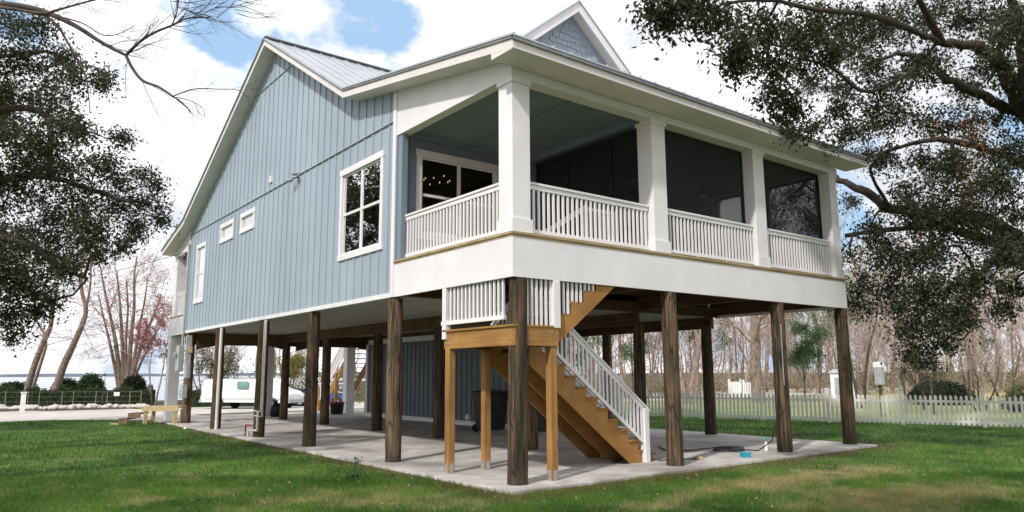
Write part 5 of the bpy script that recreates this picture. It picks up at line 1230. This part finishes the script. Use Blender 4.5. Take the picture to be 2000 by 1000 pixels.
van, vb, bld = vehicle('parked_van', (g0[0], g0[1], zv), ang, vprof, 1.95, [('side_window', [(s*k, z) for s, z in ((2.35, 1.35), (3.05, 1.35), (3.05, 1.85), (2.35, 1.85))]), ('side_window', [(s*k, z) for s, z in ((3.55, 1.32), (4.62, 1.32), (4.15, 1.86), (3.55, 1.88))])], [1.15*k, 4.55*k], 'vanwhite', 'white panel van parked on the driveway behind the house', 'van')
o0 = np.array(van.location)
m = MB(); m.box(.3, 5.5*k, -.985, -.977, .72, .77); m.box(3.3*k, 3.31*k, -.985, -.977, .6, 1.95); bld(m, 'side_moulding', 'greybox', vb)
m = MB(); m.box(5.5*k, 5.66*k, -.95, .95, .42, .66); bld(m, 'bumper', 'greybox', vb, .03); m = MB(); m.box(-.1, .02, -.95, .95, .42, .62); bld(m, 'bumper', 'greybox', vb, .02)
for s in (-1, 1):
    m = MB(); a_, b_ = sorted((s*.6, s*.95)); m.box(5.5*k, 5.6*k+.012, a_, b_, .82, 1.0); bld(m, 'headlight', 'plain_white', vb); m = MB(); a_, b_ = sorted((s*.9, s*.99)); m.box(5.36*k, 5.5*k, a_, b_, .84, .99); bld(m, 'indicator', 'orange', vb); m = MB(); a_, b_ = sorted((s*.8, s*.96)); m.box(-.012, .02, a_, b_, .9, 1.25); bld(m, 'tail_light', 'red', vb)
g0 = at(568, 792, 54.5); cp_ = [(0, .4), (0, .85), (.15, 1.0), (.9, 1.05), (1.6, 1.45), (2.9, 1.45), (3.5, 1.0), (4.2, .88), (4.35, .6), (4.35, .4)]
car, cb, bld = vehicle('parked_car', (g0[0], g0[1], gz(g0[0], g0[1])), ang+.35, cp_, 1.75, [('side_window', [(1.15, 1.05), (2.2, 1.05), (2.2, 1.38), (1.68, 1.38)]), ('side_window', [(2.28, 1.05), (3.3, 1.05), (2.86, 1.38), (2.28, 1.38)])], [.85, 3.5], 'carblue', 'blue car parked beyond the white van', 'car', r=.32)
m = MB(); m.box(-.012, .05, -.8, .8, .62, .72); bld(m, 'tail_light', 'red', cb)

# ------------------------------------------------------------------ small things
# wooden step bench at the far corner
b0 = np.array([-.75, 21.3, -.05]); e = empty('wooden_step_stand', tuple(b0), 'low wooden step platform of pale boards beside the far left corner pile', 'steps')
def board(m, a, b, w_, h_): m.bar(a, b, w_, h_)
u = CR*np.array([1, 1, 0]); u /= np.linalg.norm(u); v = np.array([-u[1], u[0], 0])
def Q(s, t, z): return b0+u*s+v*t+np.array([0, 0, z])
m = MB(); 
for t in (0, .3, .6): m.bar(Q(-.55, t, .66), Q(.85, t, .66), .28, .045)
m.bar(Q(-.55, -.12, .57), Q(.85, -.12, .57), .04, .13); m.build('top_boards', 'plank', e)
for s in (-.42, .72):
    for t in (-.06, .55): MB().bar(Q(s, t, -.02), Q(s, t, .55), .16, .12).build('leg', 'plank', e)
m = MB(); m.bar(Q(-1.05, .2, .42), Q(-.58, .2, .42), .7, .05); m.bar(Q(-1.05, -.12, .32), Q(-.58, -.12, .32), .04, .14); m.bar(Q(-1.4, .2, .22), Q(-1.06, .2, .22), .7, .05); m.bar(Q(-1.4, -.12, .1), Q(-1.06, -.12, .1), .04, .18); m.build('step', 'brownplank', e)
m = MB(); m.bar(Q(-1.8, .1, .02), Q(-1.3, .1, .02), .3, .06); m.build('loose_board', 'plank', e)
# wheelie bins
def bin_(x, y, label, rz=0, h=1.05, wd=.6, d=.7):
    e = empty('trash_bin', (x, y, 0), label, 'bin', None, rz); off = np.array([x, y, 0.])
    m = MB(); V = []
    for z, k in ((.08, .8), (h, 1)):
        for (i, j) in ((-1, -1), (1, -1), (1, 1), (-1, 1)): V.append(off+np.array([i*wd/2*k, j*d/2*k, z]))
    m.add(V, [(0, 3, 2, 1), (4, 5, 6, 7), (0, 1, 5, 4), (1, 2, 6, 5), (2, 3, 7, 6), (3, 0, 4, 7)]); b = m.build('body', 'darkbin', e, bevel=.03)
    m = MB(); m.prism([(-d/2-.04+y, h+.005), (d/2+.04+y, h+.005), (d/2+.04+y, h+.05), (y, h+.12), (-d/2-.04+y, h+.05)][::-1], 0, x-wd/2-.03, x+wd/2+.03); m.build('lid', 'darkbin', e, bevel=.01)
    for s in (-1, 1):
        m = MB(); m.tube([(x+s*.28, y+d/2*.8, .12), (x+s*.34, y+d/2*.8, .12)], .12, 14); m.build('wheel', 'tyre', e)
    m = MB(); m.bar((x-.25, y+d/2+.06, h-.02), (x+.25, y+d/2+.06, h-.02), .03, .03); m.build('handle', 'darkbin', e)
bin_(6.3, 9.3, 'dark wheeled bin against the grey storage wall, behind the left landing posts', 1.4, h=1.2, wd=.8, d=.9); bin_(6.9, 7.9, 'black wheeled bin standing just right of the other, behind the corner pile', 1.6, h=1.2, wd=.8, d=.8)
m = MB(); m.ball((7.25, 11.9, .3), (.12, .12, .13), 10, 7); tag(m.build('white_bag', 'plain_white'), 'small crumpled white bag low against the grey storage wall', 'bag')
# red and black container behind
x, y = 7.2, 22.6; e = empty('storage_tub', (x, y, 0), 'dark red and black tub at the foot of the far white column', 'container'); m = MB(); m.tube([(x, y, 0), (x, y, .5)], [.28, .33], 16); m.build('tub', 'black', e); m = MB(); m.tube([(x, y, .5), (x, y, .56)], [.35, .35], 16); m.build('lid', 'red', e)
x, y = 4.3, 22.5; e = empty('black_sack', (x, y, 0), 'black sack slumped at the foot of the far column left of the van front', 'bag'); m = MB(); m.ball((x, y, .28), (.27, .25, .33), 12, 8); m.v = [tuple(np.array(q)+rng.normal(size=3)*.02) for q in m.v]; m.build('sack', 'black', e)
m = MB(); m.tube([(x, y, .58), (x, y, .7)], [.05, .1], 8); m.build('tied_neck', 'black', e)
# brush and rags at the foot of the stairs
bp = on(2, .0, 1228, 903); e = empty('push_broom_head', (bp[0], bp[1], 0), 'black bristle doormat lying under the foot of the stairs', 'doormat')
P = np.stack([bp[0]+rng.uniform(-.3, .3, 1500), bp[1]+rng.uniform(-.16, .16, 1500), np.full(1500, .035)], 1); V, F, t = leaves(P, .05, .012, droop=-2.5); np_mesh('bristles', V, F, 'black', e, tone=t); m = MB(); m.box(bp[0]-.3, bp[0]+.3, bp[1]-.16, bp[1]+.16, .004, .035); m.build('backing', 'black', e)
e.name = 'doormat'
bp = on(2, 0.0, 1272, 898); m = MB(); m.ball((bp[0]+.05, bp[1]+.05, .05), (.16, .12, .075), 14, 8); m.v = [(q[0]+rng.normal()*.015, q[1]+rng.normal()*.015, max(.003, q[2]+rng.normal()*.012)) for q in m.v]; tag(m.build('rag', 'barkgrey'), 'crumpled grey rag beside the stair newel', 'rag')
a = on(2, 0, 1285, 902); b = on(2, 0, 1360, 898); e = empty('broom', tuple(a), 'long-handled broom with orange head lying on the slab by the second near pile', 'broom'); m = MB(); m.tube([(a[0], a[1], .03), (b[0], b[1], .03)], .014, 8); m.build('handle', 'postdark', e); m = MB(); m.bar((b[0], b[1], .035), (b[0]+.12, b[1]-.02, .035), .14, .06); m.build('head', 'plank', e, bevel=.01)
p = on(2, 0, 1456, 893); e = empty('plastic_tub', tuple(p), 'small turquoise plastic tub on the slab edge', 'tub'); m = MB(); m.tube([(p[0], p[1], .005), (p[0], p[1], .09)], [.10, .125], 14); m.build('tub', 'blueobj', e); m = MB(); m.tube([(p[0], p[1], .09), (p[0], p[1], .105)], [.135, .135], 14); m.build('lid', 'blueobj', e)
p = on(2, 0, 1497, 881); e = empty('spray_bottle', tuple(p), 'green and white spray bottle standing by the third near pile', 'bottle'); m = MB(); m.tube([(p[0], p[1], .003), (p[0], p[1], .15), (p[0], p[1], .2), (p[0], p[1], .24)], [.045, .045, .02, .02], 12); m.build('bottle', 'plain_white', e); m = MB(); m.tube([(p[0], p[1], .241), (p[0], p[1], .29)], .025, 8); m.bar((p[0], p[1], .30), (p[0]-.09, p[1]-.04, .30), .03, .035); m.build('spray_head', 'greenobj', e)
# hose hanging from the third near pile and coiled on the slab
c = on(2, 0, 1510, 876); pts = [np.array([7.80, .10, 2.6]), np.array([7.79, .08, 1.6]), np.array([7.74, .10, .8]), np.array([7.66, .25, .25]), np.array([7.5, .5, .03])]
for i in range(34): t = i*.42; r_ = .32+.03*math.sin(i*1.3); pts.append(np.array([7.05+r_*math.cos(t)*1.2, .95+r_*math.sin(t), .02+.002*i]))
pts += [np.array([6.4, 1.6, .02]), np.array([6.1, 2.1, .02]), np.array([6.6, 2.7, .02])]
m = MB(); m.tube(pts, .014, 7); tag(m.build('garden_hose', 'black'), 'black garden hose hanging from the third near pile and coiled on the slab', 'hose')
m = MB(); m.tube([(7.86, -.03, 1.5), (7.87, -.03, 2.9)], .014, 6); m.build('pipe_riser', 'galv', house)
p = ground_at(1400, 1); 
# fallen leaves scattered on the slab
P = []
for _ in range(260):
    x, y = rng.uniform(4.5, 10.8), rng.uniform(-.1, 4.2)
    P.append((x, y, .006))
V, F, t = leaves(np.array(P), .05, .03); V[:, 2] = .004+np.abs(V[:, 2]-.006)*.12; tag(np_mesh('leaf_litter', V, F, 'tanleaf', tone=t), 'scattered dry leaves on the concrete slab at the right', 'leaf litter', kind='stuff')
p = ground_at(1548, 893); m = MB(); m.bar((p[0]-.25, p[1], -.02), (p[0]+.25, p[1]+.05, -.02), .12, .04); tag(m.build('stepping_stone', 'rock', bevel=.01), 'flat pale stone in the grass before the third near pile', 'stone')
p = ground_at(362, 840); m = MB(); m.ball((p[0], p[1], -.0), (.07, .06, .05), 9, 6); tag(m.build('pebble', 'plain_white'), 'lone small white stone on the lawn near the far left piles', 'stone')
